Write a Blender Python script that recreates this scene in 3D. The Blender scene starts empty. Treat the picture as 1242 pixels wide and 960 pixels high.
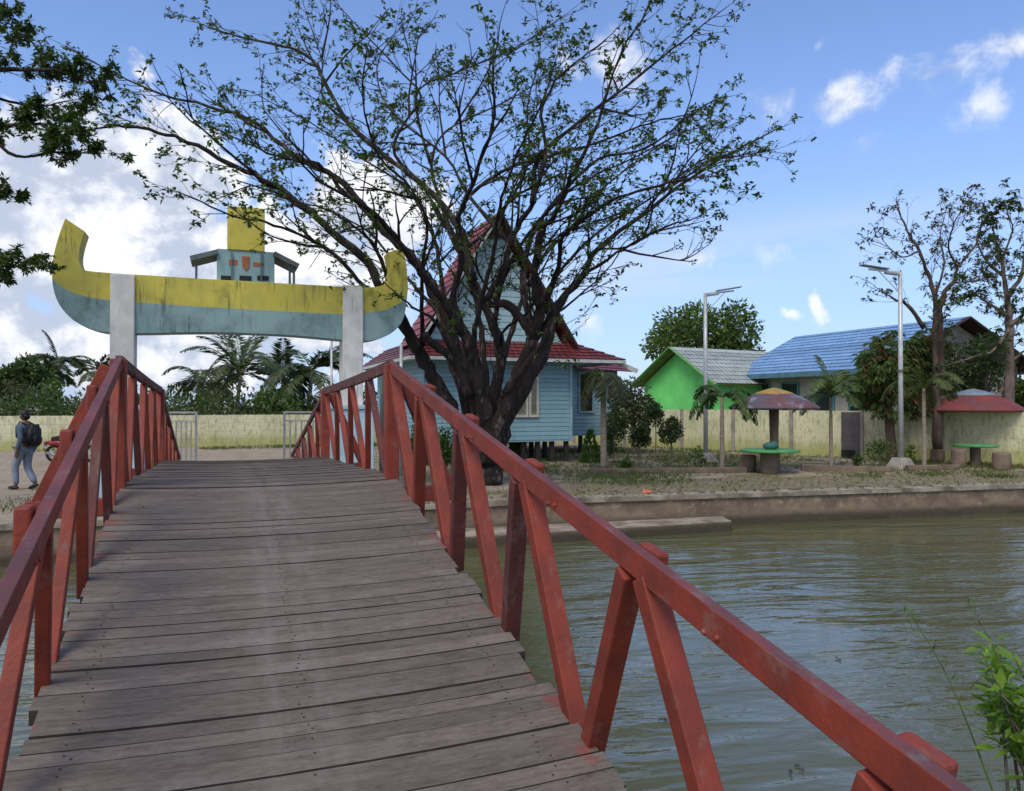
import bpy, bmesh, math, random
from mathutils import Vector, Matrix, Quaternion
V = Vector
R = math.radians
C = bpy.context.scene
COL = C.collection

# ------------------------------------------------------------------ camera
FPX, CX, CY = 940.0, 621.0, 480.0
YAW, PITCH, EYE = R(20.7), math.atan(10/940), 1.86
FWD0 = V((math.sin(YAW), math.cos(YAW), 0)); RIGHT = V((math.cos(YAW), -math.sin(YAW), 0)); UP0 = V((0, 0, 1))
FWD = FWD0*math.cos(PITCH) + UP0*math.sin(PITCH); UPC = UP0*math.cos(PITCH) - FWD0*math.sin(PITCH)
cam = bpy.data.cameras.new('camera'); camo = bpy.data.objects.new('camera', cam); COL.objects.link(camo)
camo.location = (0, 0, EYE); camo.rotation_euler = (R(90)+PITCH, 0, -YAW)
cam.sensor_width = 36; cam.lens = 36*FPX/1242; cam.clip_end = 5000; cam.clip_start = 0.05
C.camera = camo

# ------------------------------------------------------------------ light
SUN_EL, SUN_AZ = R(52), R(222)          # azimuth clockwise from +Y: behind and to the left of the camera
w = bpy.data.worlds.new('World'); C.world = w; w.use_nodes = True
sun = bpy.data.lights.new('sun', 'SUN'); sun.energy = 1.5; sun.angle = R(26); sun.color = (1, .93, .82)
suno = bpy.data.objects.new('sun', sun); COL.objects.link(suno)
sd = V((math.sin(SUN_AZ)*math.cos(SUN_EL), math.cos(SUN_AZ)*math.cos(SUN_EL), math.sin(SUN_EL)))
suno.rotation_euler = sd.to_track_quat('Z', 'Y').to_euler(); suno.location = sd*60
C.view_settings.view_transform = 'Standard'; C.view_settings.look = 'None'
C.view_settings.exposure = 0.6; C.view_settings.gamma = 1
C.cycles.max_bounces = 6; C.cycles.transparent_max_bounces = 6
WORLD_STRENGTH = 0.1

# ------------------------------------------------------------------ node helpers
class NT:
    def __init__(s, t): s.t = t; s.t.nodes.clear()
    def n(s, typ, ins=None, **kw):
        nd = s.t.nodes.new(typ)
        for k, v in kw.items(): setattr(nd, k, v)
        for k, v in (ins or {}).items():
            sock = nd.inputs[k]
            if hasattr(v, 'node'): s.t.links.new(v, sock)
            else:
                if isinstance(v, (tuple, list)) and len(v) == 3 and sock.type == 'RGBA': v = (*v, 1)
                sock.default_value = v
        return nd
    def m(s, op, a, b=0.0, c=0.0, clamp=False):
        return s.n('ShaderNodeMath', {0: a, 1: b, 2: c}, operation=op, use_clamp=clamp).outputs[0]
    def mix(s, f, a, b, mode='MIX'):
        return s.n('ShaderNodeMix', {0: f, 6: a, 7: b}, data_type='RGBA', blend_type=mode).outputs[2]
    def ss(s, x, lo, hi):
        return s.n('ShaderNodeMapRange', {0: x, 1: lo, 2: hi, 3: 0.0, 4: 1.0}, interpolation_type='SMOOTHSTEP').outputs[0]
    def noise(s, vec, scale, detail=4, rough=.55, dist=0.0):
        return s.n('ShaderNodeTexNoise', {'Vector': vec, 'Scale': scale, 'Detail': detail, 'Roughness': rough, 'Distortion': dist}).outputs[0]
    def scale(s, vec, sc, loc=(0, 0, 0)):
        return s.n('ShaderNodeMapping', {'Vector': vec, 'Scale': sc, 'Location': loc}).outputs[0]

def world_nodes():
    T = NT(w.node_tree)
    d = T.n('ShaderNodeTexCoord').outputs['Generated']
    sky = T.n('ShaderNodeTexSky', sky_type='NISHITA', sun_disc=False, sun_elevation=SUN_EL, sun_rotation=SUN_AZ,
              air_density=1.0, dust_density=.6, ozone_density=2.5).outputs[0]
    sky = T.mix(1.0, sky, (1.16, 1.21, 1.42), 'MULTIPLY')
    xyz = T.n('ShaderNodeSeparateXYZ', {0: d}).outputs
    az = T.m('ARCTAN2', xyz[0], xyz[1]); el = T.m('ARCSINE', xyz[2])
    # cumulus field by compass direction: (azimuth deg, elevation deg, half width, half height, amount)
    def dirs(px, py):
        v = (RIGHT*((px-CX)/FPX) + UPC*((CY-py)/FPX) + FWD).normalized()
        return math.degrees(math.atan2(v.x, v.y)), math.degrees(math.asin(v.z))
    blobs = [(130, 255, 9, 6.5, 1.25), (30, 300, 9, 8, 1.05), (50, 190, 6, 4, .75), (210, 300, 7, 4.5, 1.1), (60, 400, 15, 6, .95), (280, 410, 13, 5, .8),
             (450, 260, 6, 4.5, .95), (390, 330, 9, 3.5, .95), (178, 66, 3.2, 1.5, .5), (730, 70, 4.5, 3, .62), (940, 118, 3.5, 1.8, .78),
             (1030, 108, 3.6, 1.8, .84), (1056, 162, 1.7, 1.2, .72), (1140, 95, 3.5, 1.9, .68), (1228, 70, 2.6, 1.6, .72), (990, 370, .55, 1.0, .72), (958, 384, .7, .5, .6),
             (700, 385, 3.0, 2.2, .7), (900, 315, 11, 1.5, .33), (780, 335, 6, 1.3, .3), (1190, 130, 4, 1.4, .4), (985, 48, 1.0, .7, .6),
             (928, 430, 1.2, 1.0, .5), (220, 435, 3.5, 2.0, .7)]
    tot = None
    wv = T.n('ShaderNodeTexNoise', {'Vector': d, 'Scale': 7.0, 'Detail': 5.0, 'Roughness': .6}).outputs[1]
    wx = T.n('ShaderNodeSeparateXYZ', {0: wv}).outputs
    azw = T.m('ADD', az, T.m('MULTIPLY', T.m('SUBTRACT', wx[0], .5), .10)); elw = T.m('ADD', el, T.m('MULTIPLY', T.m('SUBTRACT', wx[1], .5), .08))
    for px, py, ra, re, amp in blobs:
        a, e = dirs(px, py)
        dx = T.m('DIVIDE', T.m('SUBTRACT', azw, R(a)), R(ra)); dy = T.m('DIVIDE', T.m('SUBTRACT', elw, R(e)), R(re))
        q = T.m('ADD', T.m('MULTIPLY', dx, dx), T.m('MULTIPLY', dy, dy))
        b = T.m('MULTIPLY', T.m('POWER', 2.718, T.m('MULTIPLY', q, -1.0)), amp)
        tot = b if tot is None else T.m('MAXIMUM', tot, b)
    # clouds of the rest of the sky (behind the camera)
    ang = T.m('ABSOLUTE', T.m('SUBTRACT', az, YAW))
    back = T.m('MULTIPLY', T.ss(ang, .75, 1.3), .62)
    tot = T.m('MAXIMUM', tot, back)
    fine = T.noise(d, 13.0, 9, .60, .25); big = T.noise(d, 4.5, 5, .55)
    dens = T.m('ADD', tot, T.m('ADD', T.m('MULTIPLY', T.m('SUBTRACT', fine, .5), 2.0), T.m('MULTIPLY', T.m('SUBTRACT', big, .5), 1.0)))
    cov = T.ss(dens, .36, T.m('MULTIPLY_ADD', T.ss(az, .15, .5), .34, .64))
    cov = T.m('MULTIPLY', cov, T.m('MULTIPLY_ADD', T.ss(az, .25, .6), -.15, 1.0))
    cov = T.m('MULTIPLY', cov, T.ss(tot, .08, .32))
    # thin high veil
    a0, e0 = dirs(860, 318)
    veil = T.noise(T.scale(T.n('ShaderNodeCombineXYZ', {0: T.m('MULTIPLY', az, 3.5), 1: T.m('MULTIPLY', T.m('SUBTRACT', el, T.m('MULTIPLY', az, .06)), 26.0), 2: 0.0}).outputs[0], (1, 1, 1)), 1.0, 5, .55)
    vdx = T.m('DIVIDE', T.m('SUBTRACT', az, R(a0)), R(15)); vdy = T.m('DIVIDE', T.m('SUBTRACT', T.m('SUBTRACT', el, R(e0)), T.m('MULTIPLY', T.m('SUBTRACT', az, R(a0)), .10)), R(2.0))
    vm = T.m('POWER', 2.718, T.m('MULTIPLY', T.m('ADD', T.m('MULTIPLY', vdx, vdx), T.m('MULTIPLY', vdy, vdy)), -1.0))
    veil = T.m('MULTIPLY', T.m('MULTIPLY', vm, T.ss(veil, .25, .65)), .65)
    sh1 = T.noise(T.scale(d, (1, 1, 1.4), (.013, .01, .035)), 13.0, 9, .60, .25); lit = T.m('SUBTRACT', fine, sh1)
    shade = T.ss(T.m('ADD', T.m('MULTIPLY', lit, 1.6), T.m('ADD', T.m('MULTIPLY', T.m('SUBTRACT', big, .5), .9), T.m('MULTIPLY', T.m('SUBTRACT', dens, .9), .25))), -.28, .24)
    cloud = T.mix(shade, (3.7, 4.15, 5.1), (7.2, 7.2, 7.3))
    hz = T.m('MULTIPLY', T.ss(el, .42, .0), .62)
    base = T.mix(hz, sky, (2.2, 3.3, 5.8))
    base = T.mix(veil, base, (4.9, 5.2, 5.9))
    col = T.mix(T.m('MULTIPLY', cov, .93), base, cloud)
    bg = T.n('ShaderNodeBackground', {'Color': col, 'Strength': WORLD_STRENGTH})
    out = T.n('ShaderNodeOutputWorld', {'Surface': bg.outputs[0]})
world_nodes()

# ------------------------------------------------------------------ materials
MATS = {}
def mat(name, c1, c2=None, rough=.7, ns=3.0, stretch=(1, 1, 1), bump=0.0, bs=None, island=0.0, spec=.3, lo=.35, hi=.65,
        stain=None, st_scale=(4, 4, .6), st_amt=.5, st_lo=.52, st_hi=.75, translucent=0.0, metallic=0.0, detail=6, drip=None):
    m = bpy.data.materials.new(name); m.use_nodes = True; T = NT(m.node_tree)
    co = T.n('ShaderNodeTexCoord').outputs['Object']
    v = T.scale(co, stretch)
    c2 = c2 or tuple(x*.75 for x in c1)
    nz = T.noise(v, ns, detail)
    col = T.mix(T.ss(nz, lo, hi), c1, c2)
    if stain:
        sn = T.noise(T.scale(co, st_scale), 1.0, 6, .65)
        col = T.mix(T.m('MULTIPLY', T.ss(sn, st_lo, st_hi), st_amt), col, stain)
    if drip:
        dn = T.noise(T.scale(co, (13, 13, .9)), 1.0, 5, .7); dm = T.noise(T.scale(co, (1.3, 1.3, 1.3)), 1.0, 3)
        col = T.mix(T.m('MULTIPLY', T.m('MULTIPLY', T.ss(dn, .52, .64), T.ss(dm, .44, .6)), .7), col, drip)
    if island:
        rnd = T.n('ShaderNodeNewGeometry').outputs['Random Per Island']
        k = T.m('MULTIPLY_ADD', rnd, 2*island, 1-island)
        col = T.mix(1.0, col, T.n('ShaderNodeCombineColor', {0: k, 1: k, 2: k}).outputs[0], 'MULTIPLY')
    ins = {'Base Color': col, 'Roughness': rough, 'Specular IOR Level': spec, 'Metallic': metallic}
    if bump:
        bn = T.noise(v, bs or ns*4, 6, .6)
        ins['Normal'] = T.n('ShaderNodeBump', {'Height': bn, 'Strength': bump, 'Distance': .07 if name == 'dark_bark' else .02}).outputs[0]
    p = T.n('ShaderNodeBsdfPrincipled', ins).outputs[0]
    if translucent:
        tl = T.n('ShaderNodeBsdfTranslucent', {'Color': T.mix(1.0, col, (1.3, 1.5, .6), 'MULTIPLY')}).outputs[0]
        p = T.n('ShaderNodeMixShader', {0: translucent, 1: p, 2: tl}).outputs[0]
    T.n('ShaderNodeOutputMaterial', {'Surface': p})
    MATS[name] = m
    return m

def leafmat(name, dark, light, third=None, tl=.25):
    m = bpy.data.materials.new(name); m.use_nodes = True; T = NT(m.node_tree)
    rnd = T.n('ShaderNodeNewGeometry').outputs['Random Per Island']
    co = T.n('ShaderNodeTexCoord').outputs['Object']
    nz = T.noise(co, 1.3, 3)
    f = T.m('ADD', T.m('MULTIPLY', rnd, .6), T.m('MULTIPLY', T.ss(nz, .3, .7), .4))
    col = T.mix(f, dark, light)
    if third: col = T.mix(T.m('MULTIPLY', T.ss(T.noise(co, 1.7, 2), .52, .64), T.ss(rnd, .3, .5)), col, third)
    p = T.n('ShaderNodeBsdfPrincipled', {'Base Color': col, 'Roughness': .5, 'Specular IOR Level': .35}).outputs[0]
    t = T.n('ShaderNodeBsdfTranslucent', {'Color': T.mix(1.0, col, (1.2, 1.5, .5), 'MULTIPLY')}).outputs[0]
    T.n('ShaderNodeOutputMaterial', {'Surface': T.n('ShaderNodeMixShader', {0: tl, 1: p, 2: t}).outputs[0]})
    MATS[name] = m
    return m

RED = mat('red_paint', (.250, .041, .022), (.165, .031, .019), .6, 4, stretch=(1, 1, 1), bump=.25, bs=30, spec=.35, stain=(.20, .10, .08), st_scale=(14, 7, 7), st_amt=.7, st_lo=.54, st_hi=.70, island=.12)
REDOLD = mat('old_red_paint', (.13, .034, .030), (.085, .028, .026), .65, 3, bump=.3, bs=30, stain=(.16, .11, .10), st_scale=(7, 7, 3), st_amt=.7, st_lo=.5, st_hi=.72)
REDTOP = mat('worn_red_paint', (.165, .050, .050), (.10, .040, .042), .6, 4, bump=.3, bs=30, stain=(.20, .15, .15), st_scale=(8, 8, 8), st_amt=.5, st_lo=.5, st_hi=.7)
WHITE = mat('white_paint', (.72, .71, .66), (.58, .57, .53), .7, 3, drip=(.2, .2, .18), stain=(.2, .2, .18), st_scale=(5, 5, .9), st_amt=.55, bump=.1)
YELLOW = mat('yellow_paint', (.58, .50, .085), (.47, .42, .085), .65, 2.2, bump=.15, stain=(.14, .14, .035), st_scale=(3.0, 3.0, 2.0), st_amt=.7, st_lo=.48, st_hi=.74, drip=(.06, .06, .03))
TEAL = mat('teal_paint', (.26, .385, .375), (.20, .31, .31), .65, 2.0, bump=.15, stain=(.10, .15, .13), st_scale=(2.5, 2.5, 2), st_amt=.7, st_lo=.48, st_hi=.72, drip=(.06, .09, .08))
PALEBLUE = mat('pale_blue_paint', (.40, .56, .62), (.33, .47, .54), .7, 2, stain=(.2, .22, .2), st_scale=(5, 5, .8), st_amt=.4)
SIDING = None
STEEL = mat('grey_steel', (.34, .36, .36), (.25, .27, .27), .45, 6, metallic=.2)
GALV = mat('galvanised_steel', (.52, .54, .55), (.42, .44, .46), .4, 5, metallic=.25)
DARK = mat('dark_gap', (.02, .02, .022), (.012, .012, .014), .6, 5)
BARK = mat('dark_bark', (.034, .025, .022), (.014, .011, .011), .9, 5, stretch=(1, 1, .35), bump=.9, bs=14, stain=(.15, .12, .105), st_scale=(7, 7, 2.2), st_amt=.8, st_lo=.55, st_hi=.66)
BARKG = mat('grey_bark', (.20, .155, .13), (.11, .085, .07), .9, 4, stretch=(1, 1, .4), bump=.6, bs=16)
BARKR = mat('brown_bark', (.12, .080, .062), (.06, .044, .037), .9, 4, stretch=(1, 1, .4), bump=.6, bs=16)
PALMTRUNK = mat('palm_trunk', (.30, .25, .20), (.20, .165, .13), .85, 3, stretch=(1, 1, 6), bump=.5, bs=10)
CONC = mat('concrete', (.33, .30, .26), (.24, .215, .185), .85, 2, bump=.3, bs=20, stain=(.09, .075, .06), st_scale=(3, 3, 1.2), st_amt=.6)
COPING = mat('dirty_coping', (.34, .30, .235), (.20, .165, .125), .9, 2.2, bump=.5, bs=14, stain=(.10, .085, .06), st_scale=(2.5, 2.5, 2.5), st_amt=.8, st_lo=.48, st_hi=.66)
CONCB = mat('brown_concrete', (.21, .155, .115), (.13, .097, .075), .9, 2.5, bump=.4, bs=15, stain=(.05, .045, .032), st_scale=(4, 4, 1.5), st_amt=.7)
L_BIG = leafmat('tree_leaf', (.032, .055, .014), (.10, .16, .035))
L_DARK = leafmat('dark_leaf', (.026, .048, .013), (.078, .125, .028))
L_MID = leafmat('mid_leaf', (.042, .074, .016), (.115, .18, .038))
L_LIME = leafmat('lime_leaf', (.07, .14, .015), (.20, .34, .045), tl=.3)
L_CON = leafmat('conifer_leaf', (.035, .075, .012), (.10, .19, .035))
L_MANGO = leafmat('mango_leaf', (.03, .06, .014), (.11, .17, .035), (.17, .055, .025))
L_TOP = leafmat('topiary_leaf', (.022, .042, .014), (.055, .090, .024), (.11, .040, .018))
L_PALM = leafmat('palm_leaf', (.035, .060, .016), (.11, .16, .04))
L_PALMD = leafmat('dry_palm_leaf', (.05, .065, .02), (.12, .14, .045), (.17, .11, .045))
L_COCO = leafmat('coconut_leaf', (.018, .034, .011), (.060, .095, .025), (.08, .075, .028), tl=.12)
GRASS = leafmat('grass_blade', (.05, .075, .018), (.12, .15, .04))
L_OLIVE = leafmat('olive_leaf', (.035, .045, .018), (.085, .10, .035), (.09, .055, .03))

def deck_mat():
    m = bpy.data.materials.new('weathered_planks'); m.use_nodes = True; T = NT(m.node_tree)
    co = T.n('ShaderNodeTexCoord').outputs['Object']
    rnd = T.n('ShaderNodeNewGeometry').outputs['Random Per Island']
    off = T.n('ShaderNodeCombineXYZ', {0: T.m('MULTIPLY', rnd, 37.0), 1: 0.0, 2: T.m('MULTIPLY', rnd, 11.0)}).outputs[0]
    v = T.n('ShaderNodeVectorMath', {0: co, 1: off}, operation='ADD').outputs[0]
    grain = T.noise(T.scale(v, (5.5, 42, 24)), 1.0, 9, .72, .25)
    blot = T.noise(T.scale(v, (2.6, 5.5, 4)), 1.0, 7, .62)
    col = T.mix(T.ss(grain, .25, .75), (.080, .063, .053), (.142, .117, .101))
    col = T.mix(T.m('MULTIPLY', T.ss(blot, .50, .70), .55), col, (.150, .130, .119))
    col = T.mix(T.m('MULTIPLY', T.ss(T.noise(T.scale(v, (3.5, 8, 4)), 1.0, 7, .65), .56, .72), .5), col, (.048, .039, .035))
    spk = T.noise(T.scale(v, (22, 60, 30)), 1.0, 6, .7)
    col = T.mix(T.m('MULTIPLY', T.ss(spk, .54, .68), .35), col, (.20, .175, .16))
    col = T.mix(T.m('MULTIPLY', T.ss(spk, .46, .32), .5), col, (.035, .028, .025))
    k = T.m('MULTIPLY_ADD', rnd, .36, .98)
    col = T.mix(1.0, col, T.n('ShaderNodeCombineColor', {0: k, 1: k, 2: T.m('MULTIPLY', k, .985)}).outputs[0], 'MULTIPLY')
    x = T.n('ShaderNodeSeparateXYZ', {0: co}).outputs[0]
    # tyre wear rubbed pale along the middle
    xw = T.m('ADD', x, T.m('MULTIPLY', T.m('SUBTRACT', T.noise(T.scale(co, (1, .5, 1)), 1.0, 2), .5), .3))
    tr = T.m('SUBTRACT', 1.0, T.ss(T.m('ABSOLUTE', T.m('SUBTRACT', T.m('ABSOLUTE', T.m('SUBTRACT', xw, .02)), .10)), .0, .16))
    wn = T.ss(T.noise(T.scale(co, (14, 2.5, 6)), 1.0, 6, .6), .3, .72)
    col = T.mix(T.m('MULTIPLY', T.m('MULTIPLY', tr, wn), .34), col, (.24, .21, .19))
    # splashes of red paint near the edges
    ed = T.ss(T.m('ABSOLUTE', x), .90, 1.02)
    col = T.mix(T.m('MULTIPLY', T.m('MULTIPLY', ed, T.ss(T.noise(co, 5.0, 4), .56, .64)), .55), col, (.24, .05, .045))
    h = T.m('ADD', grain, T.m('MULTIPLY', blot, .5))
    b = T.n('ShaderNodeBump', {'Height': h, 'Strength': .55, 'Distance': .006}).outputs[0]
    p = T.n('ShaderNodeBsdfPrincipled', {'Base Color': col, 'Roughness': .78, 'Specular IOR Level': .25, 'Normal': b}).outputs[0]
    T.n('ShaderNodeOutputMaterial', {'Surface': p})
    return m
DECK = deck_mat()

def siding_mat(name, c, step=.14, horiz=True):
    m = bpy.data.materials.new(name); m.use_nodes = True; T = NT(m.node_tree)
    co = T.n('ShaderNodeTexCoord').outputs['Object']
    z = T.n('ShaderNodeSeparateXYZ', {0: co}).outputs[2 if horiz else 0]
    fr = T.m('FRACT', T.m('DIVIDE', z, step))
    rowid = T.m('FLOOR', T.m('DIVIDE', z, step))
    rv = T.n('ShaderNodeTexWhiteNoise', {'W': rowid}, noise_dimensions='1D').outputs[0]
    nz = T.noise(T.scale(co, (1, 1, .5)), 3.0, 6)
    k = T.m('ADD', T.m('MULTIPLY', nz, .3), T.m('MULTIPLY_ADD', rv, .14, .76))
    col = T.mix(1.0, c, T.n('ShaderNodeCombineColor', {0: k, 1: k, 2: k}).outputs[0], 'MULTIPLY')
    col = T.mix(T.m('MULTIPLY', T.ss(T.noise(T.scale(co, (6, 6, .8)), 1.0, 5), .55, .75), .3), col, tuple(x*.45 for x in c))
    hgt = T.m('MULTIPLY', T.ss(fr, .0, .10), T.m('SUBTRACT', 1.15, T.m('MULTIPLY', fr, .9)))
    b = T.n('ShaderNodeBump', {'Height': hgt, 'Strength': 1.0, 'Distance': .03}).outputs[0]
    p = T.n('ShaderNodeBsdfPrincipled', {'Base Color': col, 'Roughness': .65, 'Specular IOR Level': .3, 'Normal': b}).outputs[0]
    T.n('ShaderNodeOutputMaterial', {'Surface': p})
    return m
SIDING = siding_mat('blue_siding', (.235, .40, .46))
GABLES = siding_mat('pale_gable_boards', (.36, .53, .57), .2)

def tile_mat(name, c1, c2, pitch=.22, axis=0):
    m = bpy.data.materials.new(name); m.use_nodes = True; T = NT(m.node_tree)
    co = T.n('ShaderNodeTexCoord').outputs['Object']
    rnd = T.n('ShaderNodeNewGeometry').outputs['Random Per Island']
    x = T.n('ShaderNodeSeparateXYZ', {0: co}).outputs[axis]
    s = T.m('SINE', T.m('MULTIPLY', x, 6.283/pitch))
    col = T.mix(T.ss(T.noise(co, 2.5, 6), .35, .65), c1, c2)
    k = T.m('MULTIPLY_ADD', rnd, .35, .82)
    col = T.mix(1.0, col, T.n('ShaderNodeCombineColor', {0: k, 1: k, 2: k}).outputs[0], 'MULTIPLY')
    col = T.mix(T.m('MULTIPLY', T.ss(T.noise(T.scale(co, (3, 3, 3)), 1.0, 5), .58, .75), .45), col, tuple(x*.4 for x in c1))
    b = T.n('ShaderNodeBump', {'Height': s, 'Strength': .7, 'Distance': .03}).outputs[0]
    p = T.n('ShaderNodeBsdfPrincipled', {'Base Color': col, 'Roughness': .45, 'Specular IOR Level': .4, 'Normal': b}).outputs[0]
    T.n('ShaderNodeOutputMaterial', {'Surface': p})
    return m
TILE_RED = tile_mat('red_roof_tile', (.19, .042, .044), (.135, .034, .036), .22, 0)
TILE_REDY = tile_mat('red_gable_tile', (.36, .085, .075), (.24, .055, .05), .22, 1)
TILE_BLUE = tile_mat('blue_roof_tile', (.22, .37, .58), (.17, .30, .50), .25, 1)
TILE_GREY = tile_mat('grey_roof_sheet', (.37, .40, .37), (.28, .31, .28), .25, 0)

def wall_mat():
    m = bpy.data.materials.new('mossy_panel_wall'); m.use_nodes = True; T = NT(m.node_tree)
    co = T.n('ShaderNodeTexCoord').outputs['Object']
    z = T.n('ShaderNodeSeparateXYZ', {0: co}).outputs[2]
    col = T.mix(T.ss(T.noise(co, 1.1, 5), .35, .65), (.66, .63, .43), (.55, .53, .34))
    yz = T.m('ADD', z, T.m('MULTIPLY', T.m('SUBTRACT', T.noise(co, 2.2, 4), .5), .9))
    col = T.mix(T.m('MULTIPLY', T.m('SUBTRACT', 1.0, T.ss(yz, .1, .75)), .75), col, (.33, .34, .09))
    tick = T.noise(T.scale(co, (13, 13, 4)), 1.0, 4, .65, .2)
    col = T.mix(T.m('MULTIPLY', T.ss(tick, .50, .62), .5), col, (.22, .23, .12))
    strk = T.noise(T.scale(co, (3, 3, .5)), 1.0, 6, .65)
    col = T.mix(T.m('MULTIPLY', T.ss(strk, .52, .72), .5), col, (.20, .19, .11))
    b = T.n('ShaderNodeBump', {'Height': tick, 'Strength': .5, 'Distance': .02}).outputs[0]
    p = T.n('ShaderNodeBsdfPrincipled', {'Base Color': col, 'Roughness': .85, 'Specular IOR Level': .2, 'Normal': b}).outputs[0]
    T.n('ShaderNodeOutputMaterial', {'Surface': p})
    return m
WALLM = wall_mat()

def ground_mat():
    m = bpy.data.materials.new('dirt_and_grass'); m.use_nodes = True; T = NT(m.node_tree)
    co = T.n('ShaderNodeTexCoord').outputs['Object']
    xyz = T.n('ShaderNodeSeparateXYZ', {0: co}).outputs
    f = T.noise(co, 9.0, 8, .7); md = T.noise(co, .7, 6, .6)
    dirt = T.mix(T.ss(f, .3, .7), (.26, .205, .15), (.40, .34, .26))
    dirt = T.mix(T.m('MULTIPLY', T.ss(T.noise(co, 2.1, 6, .65), .5, .68), .6), dirt, (.15, .105, .075))
    gr = T.mix(T.ss(T.noise(co, 14.0, 6, .7), .3, .7), (.070, .085, .028), (.19, .185, .075))
    gm = T.ss(T.m('ADD', md, T.m('MULTIPLY', T.m('SUBTRACT', f, .5), .35)), .46, .60)
    side = T.ss(xyz[0], 1.0, 7.0)      # the planted plot to the right of the bridge
    gm = T.m('MULTIPLY', gm, T.m('MULTIPLY_ADD', side, .75, .15))
    col = T.mix(gm, dirt, gr)
    b = T.n('ShaderNodeBump', {'Height': f, 'Strength': .6, 'Distance': .05}).outputs[0]
    p = T.n('ShaderNodeBsdfPrincipled', {'Base Color': col, 'Roughness': .95, 'Specular IOR Level': .1, 'Normal': b}).outputs[0]
    T.n('ShaderNodeOutputMaterial', {'Surface': p})
    return m
GROUND = ground_mat()

def paver_mat():
    m = bpy.data.materials.new('mossy_pavers'); m.use_nodes = True; T = NT(m.node_tree)
    co = T.n('ShaderNodeTexCoord').outputs['Object']
    br = T.n('ShaderNodeTexBrick', {'Vector': co, 'Color1': (.25, .195, .135, 1), 'Color2': (.32, .26, .185, 1), 'Mortar': (.13, .115, .065, 1), 'Scale': 1.0,
             'Mortar Size': .025, 'Brick Width': .24, 'Row Height': .13, 'Bias': 0.0})
    n1 = T.noise(co, 1.4, 6, .65); n2 = T.noise(co, 11.0, 6, .7)
    col = T.mix(T.m('MULTIPLY', T.ss(n2, .4, .7), .5), br.outputs[0], (.18, .14, .10))
    col = T.mix(T.m('MULTIPLY', T.ss(n1, .44, .60), .85), col, (.16, .15, .065))
    b = T.n('ShaderNodeBump', {'Height': T.m('ADD', T.m('MULTIPLY', br.outputs[1], -1.0), T.m('MULTIPLY', n2, .4)), 'Strength': .6, 'Distance': .02}).outputs[0]
    p = T.n('ShaderNodeBsdfPrincipled', {'Base Color': col, 'Roughness': .9, 'Specular IOR Level': .15, 'Normal': b}).outputs[0]
    T.n('ShaderNodeOutputMaterial', {'Surface': p})
    return m
PAVER = paver_mat()

def canalwall_mat():
    m = bpy.data.materials.new('stained_canal_wall'); m.use_nodes = True; T = NT(m.node_tree)
    co = T.n('ShaderNodeTexCoord').outputs['Object']
    z = T.n('ShaderNodeSeparateXYZ', {0: co}).outputs[2]
    n1 = T.noise(co, 2.0, 8, .65); n2 = T.noise(co, 5.0, 8, .7)
    col = T.mix(T.ss(n1, .35, .65), (.25, .185, .13), (.14, .105, .075))
    col = T.mix(T.m('MULTIPLY', T.ss(T.m('ADD', n2, T.m('MULTIPLY', z, .25)), .47, .62), .7), col, (.36, .28, .19))
    wet = T.m('SUBTRACT', 1.0, T.ss(T.m('ADD', z, T.m('MULTIPLY', T.m('SUBTRACT', n1, .5), .35)), -.52, -.36))
    col = T.mix(T.m('MULTIPLY', wet, .8), col, (.035, .032, .02))
    b = T.n('ShaderNodeBump', {'Height': n2, 'Strength': .8, 'Distance': .03}).outputs[0]
    p = T.n('ShaderNodeBsdfPrincipled', {'Base Color': col, 'Roughness': .85, 'Specular IOR Level': .25, 'Normal': b}).outputs[0]
    T.n('ShaderNodeOutputMaterial', {'Surface': p})
    return m
CANALW = canalwall_mat()

def water_mat():
    m = bpy.data.materials.new('murky_water'); m.use_nodes = True; T = NT(m.node_tree)
    co = T.n('ShaderNodeTexCoord').outputs['Object']
    v = T.n('ShaderNodeMapping', {'Vector': co, 'Rotation': (0, 0, R(12))}).outputs[0]
    a = T.noise(T.scale(v, (.55, 2.0, 1)), 1.0, 2, .45, .8)
    b_ = T.noise(T.scale(v, (3.0, 8.5, 1)), 1.0, 3, .5, .5)
    calm = T.ss(T.noise(co, .35, 3), .35, .65)
    h = T.m('ADD', a, T.m('MULTIPLY', T.m('MULTIPLY', b_, .30), T.m('MULTIPLY_ADD', calm, .8, .35)))
    bp = T.n('ShaderNodeBump', {'Height': h, 'Strength': T.m('MULTIPLY_ADD', T.ss(T.noise(co, .22, 3), .35, .65), .45, .40), 'Distance': .09}).outputs[0]
    col = T.mix(T.noise(co, .6, 4), (.080, .086, .038), (.105, .108, .050))
    p = T.n('ShaderNodeBsdfPrincipled', {'Base Color': col, 'Roughness': .03, 'Specular IOR Level': .5, 'IOR': 1.55, 'Normal': bp}).outputs[0]
    T.n('ShaderNodeOutputMaterial', {'Surface': p})
    return m
WATER = water_mat()

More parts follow.
